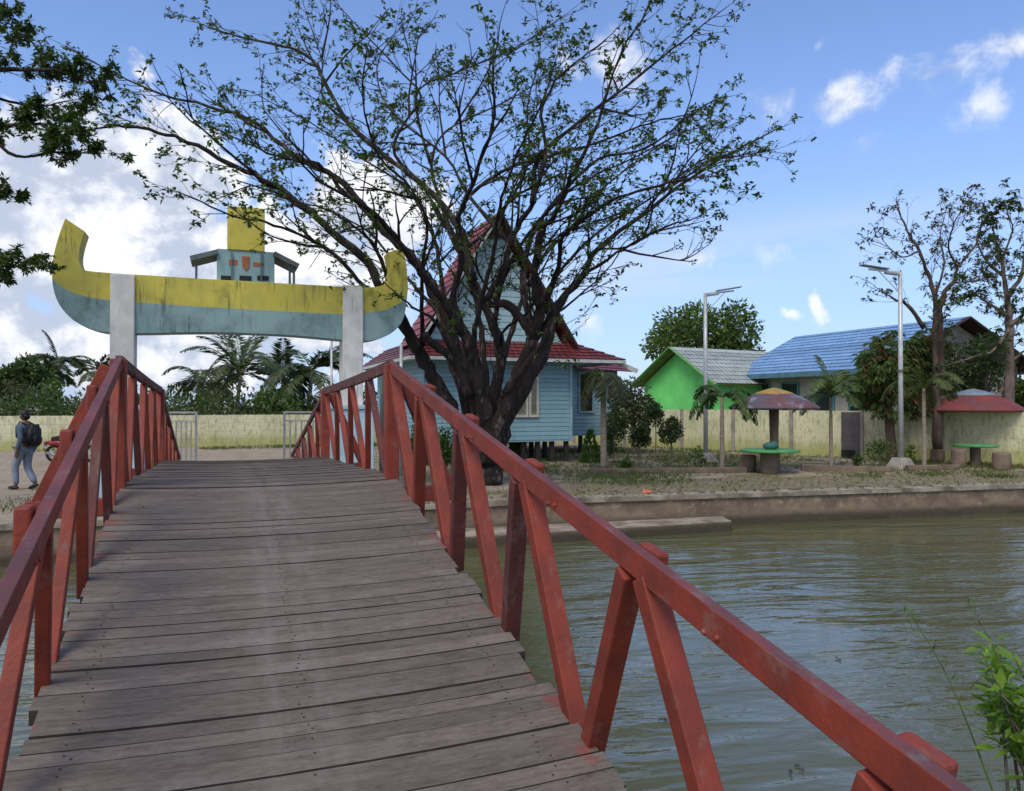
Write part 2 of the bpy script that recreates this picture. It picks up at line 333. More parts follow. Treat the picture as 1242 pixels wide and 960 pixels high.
# ------------------------------------------------------------------ geometry helpers
ORG = {}
class MB:
    def __init__(s): s.v = []; s.f = []; s.m = []
    def add(s, vs, fs, mi=0):
        o = len(s.v); s.v += [V(p) for p in vs]; s.f += [tuple(i+o for i in f) for f in fs]; s.m += [mi]*len(fs); return s
    def hexa(s, p, mi=0):      # p: 4 bottom then 4 top, same winding (ccw from above)
        return s.add(p, [(3, 2, 1, 0), (4, 5, 6, 7), (0, 1, 5, 4), (1, 2, 6, 5), (2, 3, 7, 6), (3, 0, 4, 7)], mi)
    def box(s, c, size, rz=0, mi=0, taper=1.0):
        c = V(c); x, y, z = [q/2 for q in size]; M = Matrix.Rotation(rz, 3, 'Z')
        p = [c + M @ V((sx*x, sy*y, -z)) for sx, sy in ((-1, -1), (1, -1), (1, 1), (-1, 1))] + [c + M @ V((sx*x*taper, sy*y*taper, z)) for sx, sy in ((-1, -1), (1, -1), (1, 1), (-1, 1))]
        return s.hexa(p, mi)
    def beam(s, a, b, wd, ht, up=(0, 0, 1), mi=0, seg=1, bow=0.0, topmi=None):
        a, b = V(a), V(b); d = (b-a).normalized(); up = V(up); sd_ = d.cross(up).normalized(); u = sd_.cross(d).normalized()
        pr = [(-wd/2, -ht/2), (wd/2, -ht/2), (wd/2, ht/2), (-wd/2, ht/2)]
        vs = []; fs = []
        for i in range(seg+1):
            t = i/seg; c = a.lerp(b, t) - u*bow*4*t*(1-t)
            vs += [c + sd_*x + u*y for x, y in pr]
        for i in range(seg):
            for k in range(4):
                q = (k+1) % 4; fs.append((i*4+k, i*4+q, i*4+4+q, i*4+4+k))
        fs += [(3, 2, 1, 0), tuple(seg*4+k for k in range(4))]
        s.add(vs, fs, mi)
        if topmi is not None:
            o = len(s.m)-len(fs)
            for i in range(seg): s.m[o+i*4+2] = topmi
        return s
    def tube(s, pts, rad, n=6, mi=0, cap=True, wob=0.0, rng=None):
        pts = [V(p) for p in pts]; vs = []; fs = []; ref = None
        for i, p in enumerate(pts):
            t = (pts[min(i+1, len(pts)-1)] - pts[max(i-1, 0)]).normalized()
            if ref is None: ref = t.orthogonal().normalized()
            ref = (ref - t*ref.dot(t)).normalized(); b = t.cross(ref)
            r = rad[i] if isinstance(rad, (list, tuple)) else rad
            vs += [p + (ref*math.cos(6.28319*k/n) + b*math.sin(6.28319*k/n))*r*(1+(rng.uniform(-wob, wob) if rng else 0)) for k in range(n)]
        for i in range(len(pts)-1):
            for k in range(n): q = (k+1) % n; fs.append((i*n+k, i*n+q, i*n+n+q, i*n+n+k))
        if cap: fs += [tuple(range(n-1, -1, -1)), tuple((len(pts)-1)*n+k for k in range(n))]
        return s.add(vs, fs, mi)
    def lathe(s, c, prof, n=24, mi=0, wob=0.0, rng=None):
        c = V(c); vs = []; fs = []; js = [1+(rng.uniform(-wob, wob) if rng else 0) for _ in range(n)]
        for r, z in prof: vs += [c + V((r*js[k]*math.cos(6.28319*k/n), r*js[k]*math.sin(6.28319*k/n), z)) for k in range(n)]
        for i in range(len(prof)-1):
            for k in range(n): q = (k+1) % n; fs.append((i*n+k, i*n+q, i*n+n+q, i*n+n+k))
        fs += [tuple(range(n-1, -1, -1)), tuple((len(prof)-1)*n+k for k in range(n))]
        return s.add(vs, fs, mi)
    def sphere(s, c, rad, n=10, mi=0):
        c = V(c); rx, ry, rz = rad if isinstance(rad, (tuple, list)) else (rad,)*3
        prof = [(math.sin(math.pi*i/n), -math.cos(math.pi*i/n)) for i in range(n+1)]; prof[0] = (.02, -1); prof[-1] = (.02, 1)
        o = len(s.v); s.lathe((0, 0, 0), prof, 12, mi)
        for i in range(o, len(s.v)): p = s.v[i]; s.v[i] = V((c.x+p.x*rx, c.y+p.y*ry, c.z+p.z*rz))
        return s
    def leaf(s, p, d, wdt, ln, nrm, mi=0):
        d = V(d).normalized(); sd_ = d.cross(V(nrm))
        if sd_.length < 1e-4: sd_ = d.orthogonal()
        sd_ = sd_.normalized(); nn = sd_.cross(d)
        m_ = p + d*ln*.45
        o = len(s.v); s.v += [p, m_ + sd_*wdt/2 + nn*wdt*.12, p + d*ln, m_ - sd_*wdt/2 + nn*wdt*.12]; s.f.append((o, o+1, o+2, o+3)); s.m.append(mi)
    def build(s, name, mats, parent=None, smooth=False, bevel=0.0, origin=None):
        o0 = V(origin) if origin is not None else (ORG[parent.name] if parent is not None else V((0, 0, 0)))
        me = bpy.data.meshes.new(name); me.from_pydata([p-o0 for p in s.v], [], s.f)
        for m_ in (mats if isinstance(mats, (list, tuple)) else [mats]): me.materials.append(m_)
        me.polygons.foreach_set('material_index', s.m); me.polygons.foreach_set('use_smooth', [smooth]*len(s.f)); me.update()
        ob = bpy.data.objects.new(name, me); COL.objects.link(ob)
        ORG[ob.name] = o0
        if parent is not None: ob.parent = parent
        else: ob.location = o0
        if bevel:
            b = ob.modifiers.new('edge', 'BEVEL'); b.width = bevel; b.segments = 2; b.limit_method = 'ANGLE'; b.angle_limit = R(40)
        return ob

def thing(name, loc, label, cat, group=None):
    o = bpy.data.objects.new(name, None); COL.objects.link(o); o.location = loc; o.empty_display_size = .2
    o['label'] = label; o['category'] = cat
    if group: o['group'] = group
    ORG[o.name] = V(loc); return o
def tag(o, label=None, cat=None, group=None, kind=None):
    for k, v in (('label', label), ('category', cat), ('group', group), ('kind', kind)):
        if v: o[k] = v
    return o
def kids(o): return [c for c in bpy.data.objects if c.parent == o]
def dup(root, loc, rz=0, sc=1.0, label=None):
    r = root.copy(); COL.objects.link(r); r.location = loc; r.rotation_euler = (0, 0, rz); r.scale = (sc, sc, sc)
    if label: r['label'] = label
    for ch in kids(root):
        c = ch.copy(); COL.objects.link(c); c.parent = r
        for g in kids(ch):
            q = g.copy(); COL.objects.link(q); q.parent = c
    ORG[r.name] = V(loc)
    return r

def ray(px, py): return RIGHT*((px-CX)/FPX) + UPC*((CY-py)/FPX) + FWD
EYEV = V((0, 0, EYE))
def gz(px, py, z=0.0): d = ray(px, py); return EYEV + d*((z-EYE)/d.z)
def atd(px, py, dist): d = ray(px, py); return EYEV + d*(dist/d.dot(FWD0))
def atY(px, py, Y): d = ray(px, py); return EYEV + d*(Y/d.y)
def atX(px, py, X): d = ray(px, py); return EYEV + d*(X/d.x)
def gd(px, dist): p = atd(px, 490, dist); return V((p.x, p.y, 0))
def rvec(rng): 
    while True:
        v = V((rng.uniform(-1, 1), rng.uniform(-1, 1), rng.uniform(-1, 1)))
        if .05 < v.length < 1: return v.normalized()
def cat_rom(pts, k=4):
    P = [pts[0]*2-pts[1]] + list(pts) + [pts[-1]*2-pts[-2]]; out = []
    for i in range(1, len(P)-2):
        for j in range(k):
            t = j/k; a, b, c, d = P[i-1], P[i], P[i+1], P[i+2]
            out.append(.5*((2*b) + (c-a)*t + (2*a-5*b+4*c-d)*t*t + (3*b-a-3*c+d)*t**3))
    out.append(P[-2]); return out

# ------------------------------------------------------------------ setting: water, banks, ground
WZ = -0.62
BANK = [(-400, 13.7), (-12, 13.7), (5.5, 13.7), (17, 12.35), (30, 10.9), (60, 9.5), (400, 9)]
def bankY(x):
    for (a, b), (c, d) in zip(BANK, BANK[1:]):
        if a <= x <= c: return b + (d-b)*(x-a)/(c-a)
    return BANK[-1][1]
mb = MB(); mb.add([(-400, -3, WZ), (400, -3, WZ), (400, 16, WZ), (-400, 16, WZ)], [(0, 1, 2, 3)])
tag(mb.build('water', WATER), kind='structure')
mb = MB(); n = len(BANK)
mb.add([(x, y+.44, 0) for x, y in BANK] + [(x*2.2, 900, 0) for x, y in BANK], [(i, i+1, n+i+1, n+i) for i in range(n-1)])
tag(mb.build('ground', GROUND), kind='structure')
# near bank: earth sheet with a sloping edge
NB = [(-400, .7), (2.3, .7), (3.0, 2.3), (6.5, 2.5), (8, .9), (400, .9)]
mb = MB(); n = len(NB)
mb.add([(x, y, -.02) for x, y in NB] + [(x, -60, -.02) for x, y in NB], [(n+i, n+i+1, i+1, i) for i in range(n-1)])
mb.add([(x, y, -.02) for x, y in NB] + [(x+.2, y+.5, WZ-.1) for x, y in NB], [(i, i+1, n+i+1, n+i) for i in range(n-1)])
tag(mb.build('near_bank', GROUND), kind='structure')
# pavers along the canal
xs = [6.6+i*1.4 for i in range(40)]
mb = MB(); n = len(xs)
mb.add([(x, bankY(x)+.44, .004) for x in xs] + [(x, bankY(x)+3.3+.25*math.sin(x*1.7), .004) for x in xs], [(i, i+1, n+i+1, n+i) for i in range(n-1)])
tag(mb.build('paver_path', PAVER), kind='structure')

# canal retaining wall with a pale coping (far bank)
t = thing('canal_wall', (6, 13.7, 0), 'stained brown concrete canal wall with pale coping along the far bank', 'canal wall')
mb = MB(); mc = MB(); n = len(BANK)
for (a, b), (c, d) in zip(BANK, BANK[1:]):
    m_ = max(1, int((min(c, 80)-max(a, -60))/2.2)) if c > -60 and a < 80 else 1
    for i in range(m_):
        x0, x1 = a+(c-a)*i/m_, a+(c-a)*(i+1)/m_; y0, y1 = bankY(x0), bankY(x1)
        mb.hexa([(x0, y0+.05, -1.2), (x1, y1+.05, -1.2), (x1, y1+.4, -1.2), (x0, y0+.4, -1.2), (x0, y0+.05, -.06), (x1, y1+.05, -.06), (x1, y1+.4, -.06), (x0, y0+.4, -.06)])
        mc.hexa([(x0, y0, -.058), (x1, y1, -.058), (x1, y1+.44, -.058), (x0, y0+.44, -.058), (x0, y0, .03), (x1, y1, .03), (x1, y1+.44, .03), (x0, y0+.44, .03)])
mb.build('retaining_wall', CANALW, t); mc.build('coping', COPING, t)
mb = MB(); mb.hexa([(1.5, 12.75, -1.2), (9.35, 12.62, -1.2), (9.6, 13.25, -1.2), (1.5, 13.74, -1.2), (1.5, 12.75, -.40), (9.35, 12.62, -.42), (9.6, 13.25, -.42), (1.5, 13.74, -.40)])
mb.m[1] = 1; o = mb.build('canal_ledge', [CANALW, COPING], None, bevel=.03); tag(o, 'low concrete ledge at the foot of the canal wall, just above the water', 'ledge')

# ------------------------------------------------------------------ bridge
BX = .345                                              # centre line
KN = [(.4, -.02), (6.46, 1.25), (10.8, 1.14), (15.7, .03)]
def deckz(y):
    for (a, b), (c, d) in zip(KN, KN[1:]):
        if y <= c: break
    z = b + (d-b)*(y-a)/(c-a)
    return z
br = thing('footbridge', (BX, .4, 0), 'wooden footbridge with grey plank deck and red painted railings over the canal', 'bridge')
rng = random.Random(4)
mb = MB(); y = .4; k = 0; nails = MB()
jog = 0
while y < 15.65:
    pw = rng.uniform(.082, .104) if rng.random() > .08 else rng.uniform(.11, .125)
    if rng.random() < .22: jog = rng.uniform(-.035, .05)
    yc = y + pw/2; z0, z1 = deckz(y), deckz(y+pw); lift = rng.uniform(-.004, .004); gap = rng.uniform(.006, .010) if rng.random() > .12 else rng.uniform(.010, .015)
    xl = BX-1.02+rng.uniform(-.01, .01)-jog*.6; xr = BX+1.03+rng.uniform(-.01, .01)+jog
    sk = rng.uniform(-.006, .006); S = 7; vs = []; fs = []
    for i in range(S+1):
        u = i/S; x = xl+(xr-xl)*u; sag = -.024*4*u*(1-u) + lift + rng.uniform(-.0012, .0012); yo = sk*(u-.5)*2
        vs += [(x, y+gap/2+yo, z0+sag-.06), (x, y+pw-gap/2+yo, z1+sag-.06), (x, y+pw-gap/2+yo, z1+sag), (x, y+gap/2+yo, z0+sag)]
    for i in range(S):
        for q in range(4): r_ = (q+1) % 4; fs.append((i*4+q, i*4+4+q, i*4+4+r_, i*4+r_))
    fs += [(0, 1, 2, 3), (S*4+3, S*4+2, S*4+1, S*4)]
    mb.add(vs, fs); y += pw
    for X in (BX-.86, BX, BX+.86):
        for q in (.3, .7):
            if rng.random() < .15: continue
            xn = X+rng.uniform(-.025, .025); u = (xn-xl)/(xr-xl); yn = y-pw+pw*q+rng.uniform(-.008, .008); zn = deckz(yn)-.024*4*u*(1-u)+lift+.0022
            nails.add([(xn+.0052*math.cos(a), yn+.0052*math.sin(a), zn+math.sin(a)*.0052*.21) for a in (0, 1.05, 2.09, 3.14, 4.19, 5.24)], [(0, 1, 2, 3, 4, 5)])
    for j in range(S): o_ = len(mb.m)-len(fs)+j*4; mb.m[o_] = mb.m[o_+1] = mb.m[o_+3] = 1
ob = mb.build('deck', [DECK, mat('plank_gap_shade', (.026, .022, .019), (.045, .038, .034), .95, 9)], br)  # near-black plank sides: the shade of the gaps is put into their colour
nl = nails.build('nail_heads', mat('rusty_nail', (.045, .028, .02), None, .7, 30), br); nl['kind'] = 'stuff'
for X in (BX-.86, BX, BX+.86):
    mb = MB()
    for (a, b), (c, d) in zip(KN, KN[1:]): mb.beam((X, a, b-.15), (X, c, d-.15), .1, .2)
    mb.build('side_beam', REDOLD, br)
for yy in (2.6, 6.46, 10.8, 13.4):
    for X in (BX-.86, BX+.86): MB().beam((X, yy+.1, deckz(yy)-.2), (X, yy+.1, -2.2), .16, .16, up=(0, 1, 0)).build('pile', REDOLD, br)
# railings
def zl(y, ks):
    for (a, b), (c, d) in zip(ks, ks[1:]):
        if y <= c: break
    t_ = (y-a)/(c[0]-a) if False else (y-a)/(c-a)
    return b + (d-b)*t_
def rail_side(side):
    s_ = 1 if side else -1
    if side: RK = [(.75, 1.035), (6.46, 2.225), (10.8, 2.075), (15.9, .88)]; XR = lambda y: BX+1.005 if y > 3 else BX+1.005-.00*(3-y)
    else: RK = [(.75, .86), (6.46, 2.225), (10.8, 2.075), (15.9, .88)]; XR = lambda y: -.70+.10*max(0, (6.46-y))/3.47
    XB = (lambda y: BX+1.09) if side else (lambda y: BX-1.045)
    rz = lambda y: zl(y, RK)
    for (a, b), (c, d) in zip(RK, RK[1:]):            # three sloping lengths of handrail
        far = a > 10
        mb = MB().beam((XR(a), a-.02, b-.045), (XR(c), c+.02 if not far else c, d-.045), (.042 if s_ > 0 else .05), ((.095 if side else .08) if not far else .08), seg=5, topmi=1, bow=.012)
        if a < 10:
            for yy in [a+(c-a)*q for q in (.2, .4, .6, .8, .985)]:
                for dy in (-.03, .035): mb.sphere((XR(yy)-s_*(.022 if s_ > 0 else .026), yy+dy, rz(yy)-.08), .011, 4)
        mb.build('handrail', [RED if a < 6 else REDOLD, REDTOP], br, bevel=.006)
    for yy in (6.46, 10.8):                             # square posts, outriggers and struts
        MB().beam((XR(yy)+s_*.005, yy, deckz(yy)-.15), (XR(yy)+s_*.005, yy, rz(yy)-.03), .11, .13, up=(0, 1, 0)).build('post', RED, br, bevel=.008)
        xo = XR(yy)+s_*.62
        MB().beam((BX+s_*.8, yy+.12, deckz(yy)-.17), (xo, yy+.12, deckz(yy)-.17), .12, .13).build('outrigger', RED, br, bevel=.008)
        MB().beam((xo-s_*.08, yy+.125, deckz(yy)-.12), (XR(yy)+s_*.09, yy+.10, rz(yy)-.08), .09, .11, up=(0, 1, 0)).build('strut', RED, br, bevel=.006)
    ap = [.28, 1.25, 2.36, 3.44, 4.42, 5.40, 6.46, 7.54, 8.63, 9.71, 10.8, 11.8, 12.8, 13.8, 14.8, 15.6] if side else [.25, 1.2, 2.25, 3.35, 4.4, 5.42, 6.46, 7.54, 8.63, 9.71, 10.8, 11.8, 12.8, 13.8, 14.8, 15.6]
    for i, (a, c) in enumerate(zip(ap, ap[1:])):
        if c < 1: continue
        mid = (a+c)/2 + ((.03 if i == 2 else -.06) if side else -.03 if c < 6 else 0)
        zb = deckz(mid)-.12
        for e in (a, c):
            if e < .7: continue
            dy = .055 if e == a else -.055
            w0 = (.075 if side else .055) if mid < 6.5 else .052
            top = V((XR(e)+s_*.012, e+dy, rz(e)-.10)); bot = V((XB(mid), mid+(-.035 if e == a else .035), zb))
            MB().beam(top, bot, w0 if e == a else w0, (.085 if side else .055) if mid < 6.5 else .055, up=(1, 0, 0)).build('brace', RED if rng.random() > .18 else REDOLD, br, bevel=.006)
    for e in ap:
        if 1 < e < 6 or abs(e-11.8) < .1:
            (MB().beam((XR(e)+s_*.066, e-.06, rz(e-.06)-.068), (XR(e)+s_*.056, e+.06, rz(e+.06)-.068), .055, .12) if side else MB().box((XR(e)-.066, e, rz(e)-.09), (.065, .095, .18), taper=.9)).build('cap_block', RED, br, bevel=.012)
rail_side(True); rail_side(False)

# ------------------------------------------------------------------ boat gateway
YA = 16.0
ga = thing('boat_gateway', (.4, YA+.2, 0), 'gateway of two white columns carrying a big yellow and teal boat above the bridge end', 'gateway')
up_pts = [(63, 338), (64, 315), (70, 290), (79, 265), (103, 281), (98, 297), (95.5, 312), (98, 323), (105, 328.5), (137, 331.5), (290, 341), (419, 348), (446, 349), (462, 347), (470, 341), (474, 328), (473, 315), (471, 306), (489, 301), (493, 322), (495, 350)]
low_edge = [(495, 350), (490, 364), (470, 375), (446, 379.5), (419, 381.5), (290, 375), (162, 367), (135, 364.5), (100, 359), (78, 350), (63, 338)]
bot = [(63, 338), (65, 352), (72, 370), (88, 388), (110, 399), (135, 404), (180, 404.5), (240, 403.5), (300, 404.5), (360, 407.5), (419, 413), (440, 414.5), (460, 411), (478, 402), (490, 385), (495, 350)]
def smooth_chain(ch, k=3):
    P = [V((x, y, 0)) for x, y in ch]; out = []
    for i, q in enumerate(cat_rom(P, k)): out.append((round(q.x, 3), round(q.y, 3)))
    return out
hl_ = smooth_chain(up_pts[:3]) ; tipL = up_pts[3:5]; midc = smooth_chain(up_pts[4:10]); tope = up_pts[10:12]; midr = smooth_chain(up_pts[12:18]); endr = smooth_chain(up_pts[18:])
up_pts = smooth_chain(up_pts[:4]) + midc + tope + midr + endr
low_edge = smooth_chain(low_edge); bot = smooth_chain(bot)
low_edge[0] = up_pts[-1]; low_edge[-1] = up_pts[0]; bot[0] = up_pts[0]; bot[-1] = up_pts[-1]
def hull():
    bm = bmesh.new(); cache = {}
    def vt(p, Y):
        k_ = (p, Y)
        if k_ not in cache:
            q = atY(p[0], p[1], YA); cache[k_] = bm.verts.new(V((q.x, Y, q.z)) - ORG[ga.name])
        return cache[k_]
    polyU = up_pts + low_edge[1:-1]; polyL = bot + low_edge[1:-1]
    Y1 = YA+.5
    for poly, mi in ((polyU, 0), (polyL, 1)):
        for Y in (YA, Y1):
            f = bm.faces.new([vt(p, Y) for p in poly]); f.material_index = mi
    for chain, mi in ((up_pts, 0), (bot, 1)):
        for p, q in zip(chain, chain[1:]):
            f = bm.faces.new([vt(p, YA), vt(q, YA), vt(q, Y1), vt(p, Y1)]); f.material_index = mi
    bmesh.ops.recalc_face_normals(bm, faces=bm.faces)
    me = bpy.data.meshes.new('hull'); bm.to_mesh(me); bm.free()
    me.materials.append(YELLOW); me.materials.append(TEAL)
    o = bpy.data.objects.new('hull', me); COL.objects.link(o); o.parent = ga; ORG[o.name] = ORG[ga.name]
    b = o.modifiers.new('edge', 'BEVEL'); b.width = .03; b.segments = 3; b.limit_method = 'ANGLE'; b.angle_limit = R(50)
hull()
for px, ptop in ((148.5, 332.5), (428.5, 346.5)):
    p = atY(px, ptop, YA-.06); hw = .205
    c = MB().box((p.x, YA+.2, p.z/2), (2*hw, .54, p.z)).build('column', WHITE, ga, bevel=.02)
    c2 = MB().box((p.x, YA+.2, .87), (.78, .9, 1.74)).box((p.x, YA+.2, 1.79), (.86, .98, .09)).build('pedestal', PALEBLUE, c, bevel=.015)
def aty2(px, py, Y): q = atY(px, py, Y); return q
YC = YA+.1
a, b = aty2(263, 305, YC), aty2(333, 341, YC); zc0 = aty2(300, 343, YC).z
zt = aty2(300, 304, YC).z
cab = MB().box(((a.x+b.x)/2, YC+.35, (zc0-.06+zt)/2), (b.x-a.x, .7, zt-zc0+.06)).build('cabin', mat('cabin_teal', (.27, .43, .44), (.21, .34, .35), .7, 2, stain=(.08, .1, .09), st_scale=(5, 5, .8), st_amt=.5), ga, bevel=.01)
def wrect(x0, y0, x1, y1, name, m_, parent, pr=.012, Y=YC):
    p, q = aty2(x0, y0, Y), aty2(x1, y1, Y)
    return MB().box(((p.x+q.x)/2, Y-pr/2+.002, (p.z+q.z)/2), (abs(q.x-p.x), pr, abs(p.z-q.z))).build(name, m_, parent)
ORANGE = mat('faded_orange', (.38, .13, .06), (.28, .10, .05), .7, 6)
for x0, x1 in ((268, 280), (290.5, 305), (312, 326)): wrect(x0, 334.5, x1, 341, 'window', DARK, cab, .014)
wrect(277.5, 315, 288, 322, 'ornament', ORANGE, cab); wrect(307, 318.5, 319.5, 323.5, 'ornament', ORANGE, cab)
p0 = [aty2(x, y_, YC) for x, y_ in ((293, 311), (302.5, 311.5), (302, 324), (298, 329), (294, 324))]
mb = MB(); mb.add([(p.x, YC-.02, p.z) for p in p0] + [(p.x, YC+.0, p.z) for p in p0], [(0, 4, 3, 2, 1), (5, 6, 7, 8, 9)] + [(i, (i+1) % 5, 5+(i+1) % 5, 5+i) for i in range(5)]); mb.build('ornament', ORANGE, cab)
ROOFG = mat('grey_cabin_roof', (.14, .17, .18), (.09, .12, .13), .6, 4)
for pts in (((231, 311), (264, 303)), ((332, 305), (362, 320.5))):
    p, q = aty2(*pts[0], YC), aty2(*pts[1], YC)
    MB().beam((p.x, YC+.33, p.z-.05), (q.x, YC+.33, q.z-.05), .8, .09, up=(0, 0, 1)).build('eave_roof', ROOFG, ga)
for px, t_, b_ in ((238, 317, 337), (352, 322, 344), (357, 325, 345)):
    p, q = aty2(px, t_, YC), aty2(px, b_, YC); MB().beam((p.x, YC+.1, p.z), (p.x, YC+.1, q.z-.05), .045, .045, up=(0, 1, 0)).build('eave_post', ROOFG, ga)
for px in (281, 317):
    p, q = aty2(px, 306, YC), aty2(px, 341, YC); MB().beam((p.x, YC-.04, p.z), (p.x, YC-.04, q.z), .025, .025, up=(0, 1, 0)).build('eave_post', ROOFG, ga)
p, q = aty2(276, 250, YC), aty2(321, 306, YC)
MB().box(((p.x+q.x)/2, YC+.28, (p.z+q.z)/2), (q.x-p.x, .62, p.z-q.z)).build('funnel', YELLOW, ga, bevel=.012)

# steel gate railings beyond the gateway
def gate_rail(x0, x1, d, label):
    a, b = gd(x0, d), gd(x1, d); h = 1.66
    t = thing('gate_railing', (a+b)/2, label, 'railing', 'steel gate railings beyond the bridge')
    u = (b-a).normalized()
    f = MB()
    for p in (a, b): f.beam(p, p+V((0, 0, h)), .06, .06, up=(0, 1, 0))
    f.beam(a+V((0, 0, h-.02)), b+V((0, 0, h-.02)), .055, .05); f.beam(a+V((0, 0, h-.24)), b+V((0, 0, h-.24)), .04, .035); f.beam(a+V((0, 0, .14)), b+V((0, 0, .14)), .04, .035)
    f.build('frame', STEEL, t)
    nb = 6
    for i in range(1, nb+1):
        p = a.lerp(b, i/(nb+1)); MB().beam(p+V((0, 0, .15)), p+V((0, 0, h-.25)), .035, .025, up=(0, 1, 0)).build('bar', STEEL, t)
gate_rail(196, 238, 19.5, 'grey steel gate railing beside the red railing on the left of the bridge end')
gate_rail(345, 394, 20.2, 'grey steel gate railing on the right of the bridge end, near the blue pedestal')

# ------------------------------------------------------------------ boundary walls
def panel_wall(name, pts, h, label, spacing=2.4, pm=None):
    t = thing(name, V((*pts[0], 0)), label, 'wall')
    for (a, b) in zip(pts, pts[1:]):
        a, b = V((*a, 0)), V((*b, 0)); L = (b-a).length; n_ = max(1, int(L/spacing)); u = (b-a)/L; nn = V((u.y, -u.x, 0))
        rz = math.atan2(u.y, u.x)
        mb = MB()
        for i in range(n_):
            p, q = a.lerp(b, i/n_), a.lerp(b, (i+1)/n_); c = (p+q)/2
            for j in range(4): mb.box((c.x, c.y, h*(j+.5)/4), ((q-p).length-.02, .06+.006*(j % 2), h/4-.006), rz)
        mb.build('panel', WALLM, t)
        for i in range(n_+1):
            p = a.lerp(b, i/n_); MB().box((p.x, p.y, h/2+.01), (.13, .16, h+.02) if not pm else (.10, .09, h), rz).build('post', pm or CONC, t)
    return t
panel_wall('boundary_wall', [(-34, 35.2), (14.3, 35.9)], 1.38, 'long cream mossy panel wall behind the open yard on the left', pm=WALLM)
RW = [(14.45, 35.7), (17.8, 27.3), (19.5, 22.8), (22.6, 16.0), (25.5, 9.0)]
panel_wall('boundary_wall', RW, 1.62, 'cream panel wall with concrete posts below the green and blue roofed houses')

# ------------------------------------------------------------------ houses
def courses(mb, A, B, Cc, D, n_, th=.03, mi=0):
    A, B, Cc, D = V(A), V(B), V(Cc), V(D); nn = (B-A).cross(D-A).normalized()
    for i in range(n_):
        t0, t1 = i/n_, (i+1)/n_
        p0, p1 = A.lerp(D, t0), B.lerp(Cc, t0); q0, q1 = A.lerp(D, t1), B.lerp(Cc, t1)
        mb.add([p0, p1, p1+nn*th, p0+nn*th, q1+nn*.004, q0+nn*.004], [(0, 1, 2, 3), (3, 2, 4, 5)], mi)
FASC = mat('white_fascia', (.55, .57, .56), (.42, .44, .43), .6, 4)
WOODD = mat('dark_stilt', (.045, .037, .032), (.025, .021, .019), .85, 4)
# blue stilt house behind the tree
H = thing('stilt_house', (8.1, 22.7, 0), 'pale blue board house on stilts with a steep red gable roof behind the big tree', 'house')
FL, EV = .66, 3.27
x0, x1, y0, y1 = 5.75, 10.62, 22.7, 30.0
mb = MB(); mb.hexa([(x0, y0, FL), (x1, y0, FL), (x1, y1, FL), (x0, y1, FL), (x0, y0, EV), (x1, y0, EV), (x1, y1, EV), (x0, y1, EV)])
wl = mb.build('wall', SIDING, H)
MB().hexa([(x1+.002, 26.4, FL), (14.3, 26.4, FL), (14.3, 29.9, FL), (x1+.002, 29.9, FL), (x1+.002, 26.4, EV-.05), (14.3, 26.4, EV-.05), (14.3, 29.9, EV-.05), (x1+.002, 29.9, EV-.05)]).build('side_room_wall', SIDING, H)
MB().box((x1-.02, y0-.012, (FL+EV)/2), (.09, .05, EV-FL)).build('corner_board', mat('corner_blue', (.33, .5, .58), None, .7), H)
for X in [5.9, 6.7, 7.5, 8.3, 9.0, 9.5, 10.0, 10.5]:
    for Y in (22.85, 24.6, 26.5): MB().box((X, Y, FL/2), (.13, .13, FL)).build('stilt', WOODD, H)
for X in (11.6, 12.8, 14.1): MB().box((X, 26.55, FL/2), (.13, .13, FL)).build('stilt', WOODD, H)
def window(xa, xb, za, zb, Y, parent, fm, pm, louv=True):
    fr = MB()
    for X in (xa, xb): fr.box((X, Y-.03, (za+zb)/2), (.07, .07, zb-za+.07))
    for Z in (za, zb): fr.box(((xa+xb)/2, Y-.032, Z), (xb-xa-.07, .066, .07))
    f = fr.build('window', fm, parent)
    pn = MB()
    if louv:
        n_ = int((zb-za)/.09)
        for i in range(n_): z = za+.04+(zb-za-.08)*(i+.5)/n_; pn.add([(xa+.035, Y-.012, z-.05), (xb-.035, Y-.012, z-.05), (xb-.035, Y-.045, z+.03), (xa+.035, Y-.045, z+.03)], [(0, 1, 2, 3)])
        pn.build('shutter', pm, f)
    else:
        pn.box(((xa+xb)/2, Y-.006, (za+zb)/2), (xb-xa-.07, .008, zb-za-.07)).build('pane', pm, f)
CREAM = mat('cream_frame', (.62, .60, .50), (.52, .50, .42), .6, 5); SHUT = mat('shutter_slats', (.40, .37, .31), (.30, .28, .24), .6, 5)
pa, pb = atY(638, 505, 22.7), atY(651.5, 459, 22.7)
window(pa.x-.35, pa.x+.02, pa.z, pb.z, 22.7, wl, CREAM, SHUT); window(pa.x+.12, pb.x, pa.z, pb.z, 22.7, wl, CREAM, SHUT)
MB().box((pa.x-.02, 22.69, pb.z+.13), (.85, .02, .16)).build('transom', DARK, wl)
pa, pb = atY(702, 500, 26.4), atY(719, 453, 26.4)
window(pa.x, pb.x, pa.z, pb.z, 26.4, H, mat('blue_frame', (.3, .45, .52), None, .6), DARK, False)
